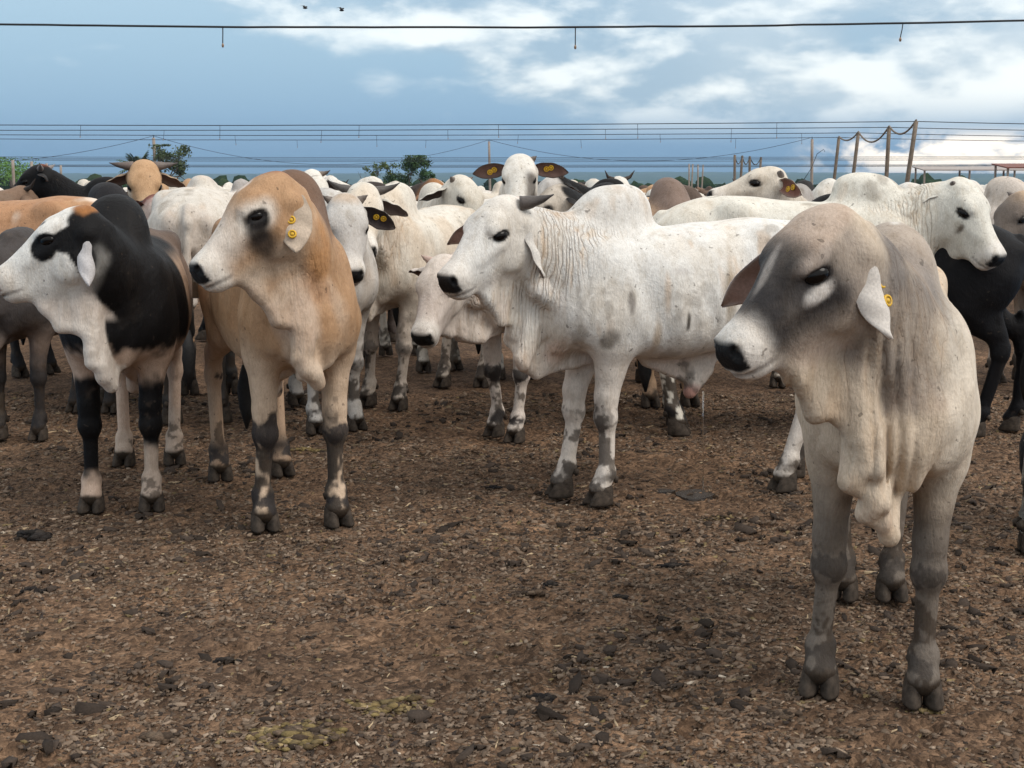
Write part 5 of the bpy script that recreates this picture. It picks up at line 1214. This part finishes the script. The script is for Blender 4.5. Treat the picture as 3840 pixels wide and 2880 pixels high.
pat('dung_pat', 'yellowish dung streak behind the fawn steer front hooves', px_ground(650, 970), .15, .05, YL, 331, 160, .013, 'dung pats')
pat('dung_pat', 'yellow-brown dung pat at the bottom left of the middle', px_ground(640, 1575), .16, .10, YL+YL+BR, 332, 240, .015, 'dung pats', .45)
pat('dung_pat', 'yellow-brown dung smear near the bottom centre', px_ground(845, 1512), .12, .08, YL+YL+BR, 333, 150, .014, 'dung pats', .45)
pat('dung_pat', 'yellow dung crumbs under the toe of the grey-fawn steer', px_ground(1995, 1530), .05, .03, YL, 334, 50, .008, 'dung pats', .5)
pat('dung_pat', 'scattered yellow dung right of the wet patch', px_ground(1560, 1110), .14, .06, YL+BR+BR, 335, 120, .009, 'dung pats', .4)
# wet patch and stream under the white steer
M['wet'] = mat_simple('wet_earth', (.030, .022, .017), .16, .5, 60.0, .010, .5)
m_, nt_, b_ = node_mat('liquid'); b_.inputs['Transmission Weight'].default_value = 1.0; b_.inputs['Roughness'].default_value = .05; b_.inputs['IOR'].default_value = 1.33; b_.inputs['Base Color'].default_value = (.95, .92, .85, 1); M['liquid'] = m_
def puddle(loc, rx, ry, seed, label):
    rs = np.random.RandomState(seed); k = 28; th = np.arange(k)*2*math.pi/k; r = .7+.5*rs.rand(k); r = (r+np.roll(r, 1)+np.roll(r, -1))/3
    z0 = float(ground_h(np.array([loc[0]]), np.array([loc[1]]))[0])+.005
    P = [(0, 0, .004)]+[(rx*r[i]*math.cos(th[i]), ry*r[i]*math.sin(th[i]), .002) for i in range(k)]+[(1.06*rx*r[i]*math.cos(th[i]), 1.06*ry*r[i]*math.sin(th[i]), -.03) for i in range(k)]
    f = [(0, 1+i, 1+(i+1) % k) for i in range(k)]+[(1+i, 1+k+i, 1+k+(i+1) % k, 1+(i+1) % k) for i in range(k)]
    me = bpy.data.meshes.new('puddle'); me.from_pydata(P, [], f); o = obj('puddle', me, M['wet']); o.location = (*loc, z0); tag(o, label, 'puddle', 'wet patches')
puddle(px_ground(1500, 1062), .10, .12, 5, 'dark wet patch where the stream lands under the white steer'); puddle(px_ground(1434, 1056), .055, .045, 6, 'small bright puddle left of the stream under the white steer')
x_, y_ = px_ground(1516, 1060)
P, Q, T = tube([(x_-.0, y_+.02, .50), (x_, y_+.015, .36), (x_+.004, y_+.005, .2), (x_+.006, y_, .0)], [.0045, .0035, .003, .004], 8)
tag(obj('stream', mesh_mixed('stream', P, Q, T), M['liquid']), 'thin stream of liquid falling beneath the white steer belly', 'stream')

# ================================================================ the air
def build_haze():
    x, y0, y1, z0, z1 = 12500, -60, 11700, -60, 80
    P = [(sx*x, y, z) for z in (z0, z1) for sx, y in ((-1, y0), (1, y0), (1, y1), (-1, y1))]
    me = bpy.data.meshes.new('haze'); me.from_pydata(P, [], [(0, 3, 2, 1), (4, 5, 6, 7), (0, 1, 5, 4), (1, 2, 6, 5), (2, 3, 7, 6), (3, 0, 4, 7)])
    m = bpy.data.materials.new('air'); m.use_nodes = True; nt = m.node_tree
    for n in list(nt.nodes): nt.nodes.remove(n)
    out = nt.nodes.new('ShaderNodeOutputMaterial'); v = nt.nodes.new('ShaderNodeVolumePrincipled'); nt.links.new(v.outputs[0], out.inputs['Volume'])
    v.inputs['Color'].default_value = (.40, .58, .78, 1); v.inputs['Density'].default_value = 1.0e-4; v.inputs['Anisotropy'].default_value = .2
    o = obj('haze', me, m); o['kind'] = 'stuff'; o['label'] = 'thin blue haze over the far country'; o['category'] = 'haze'
build_haze()
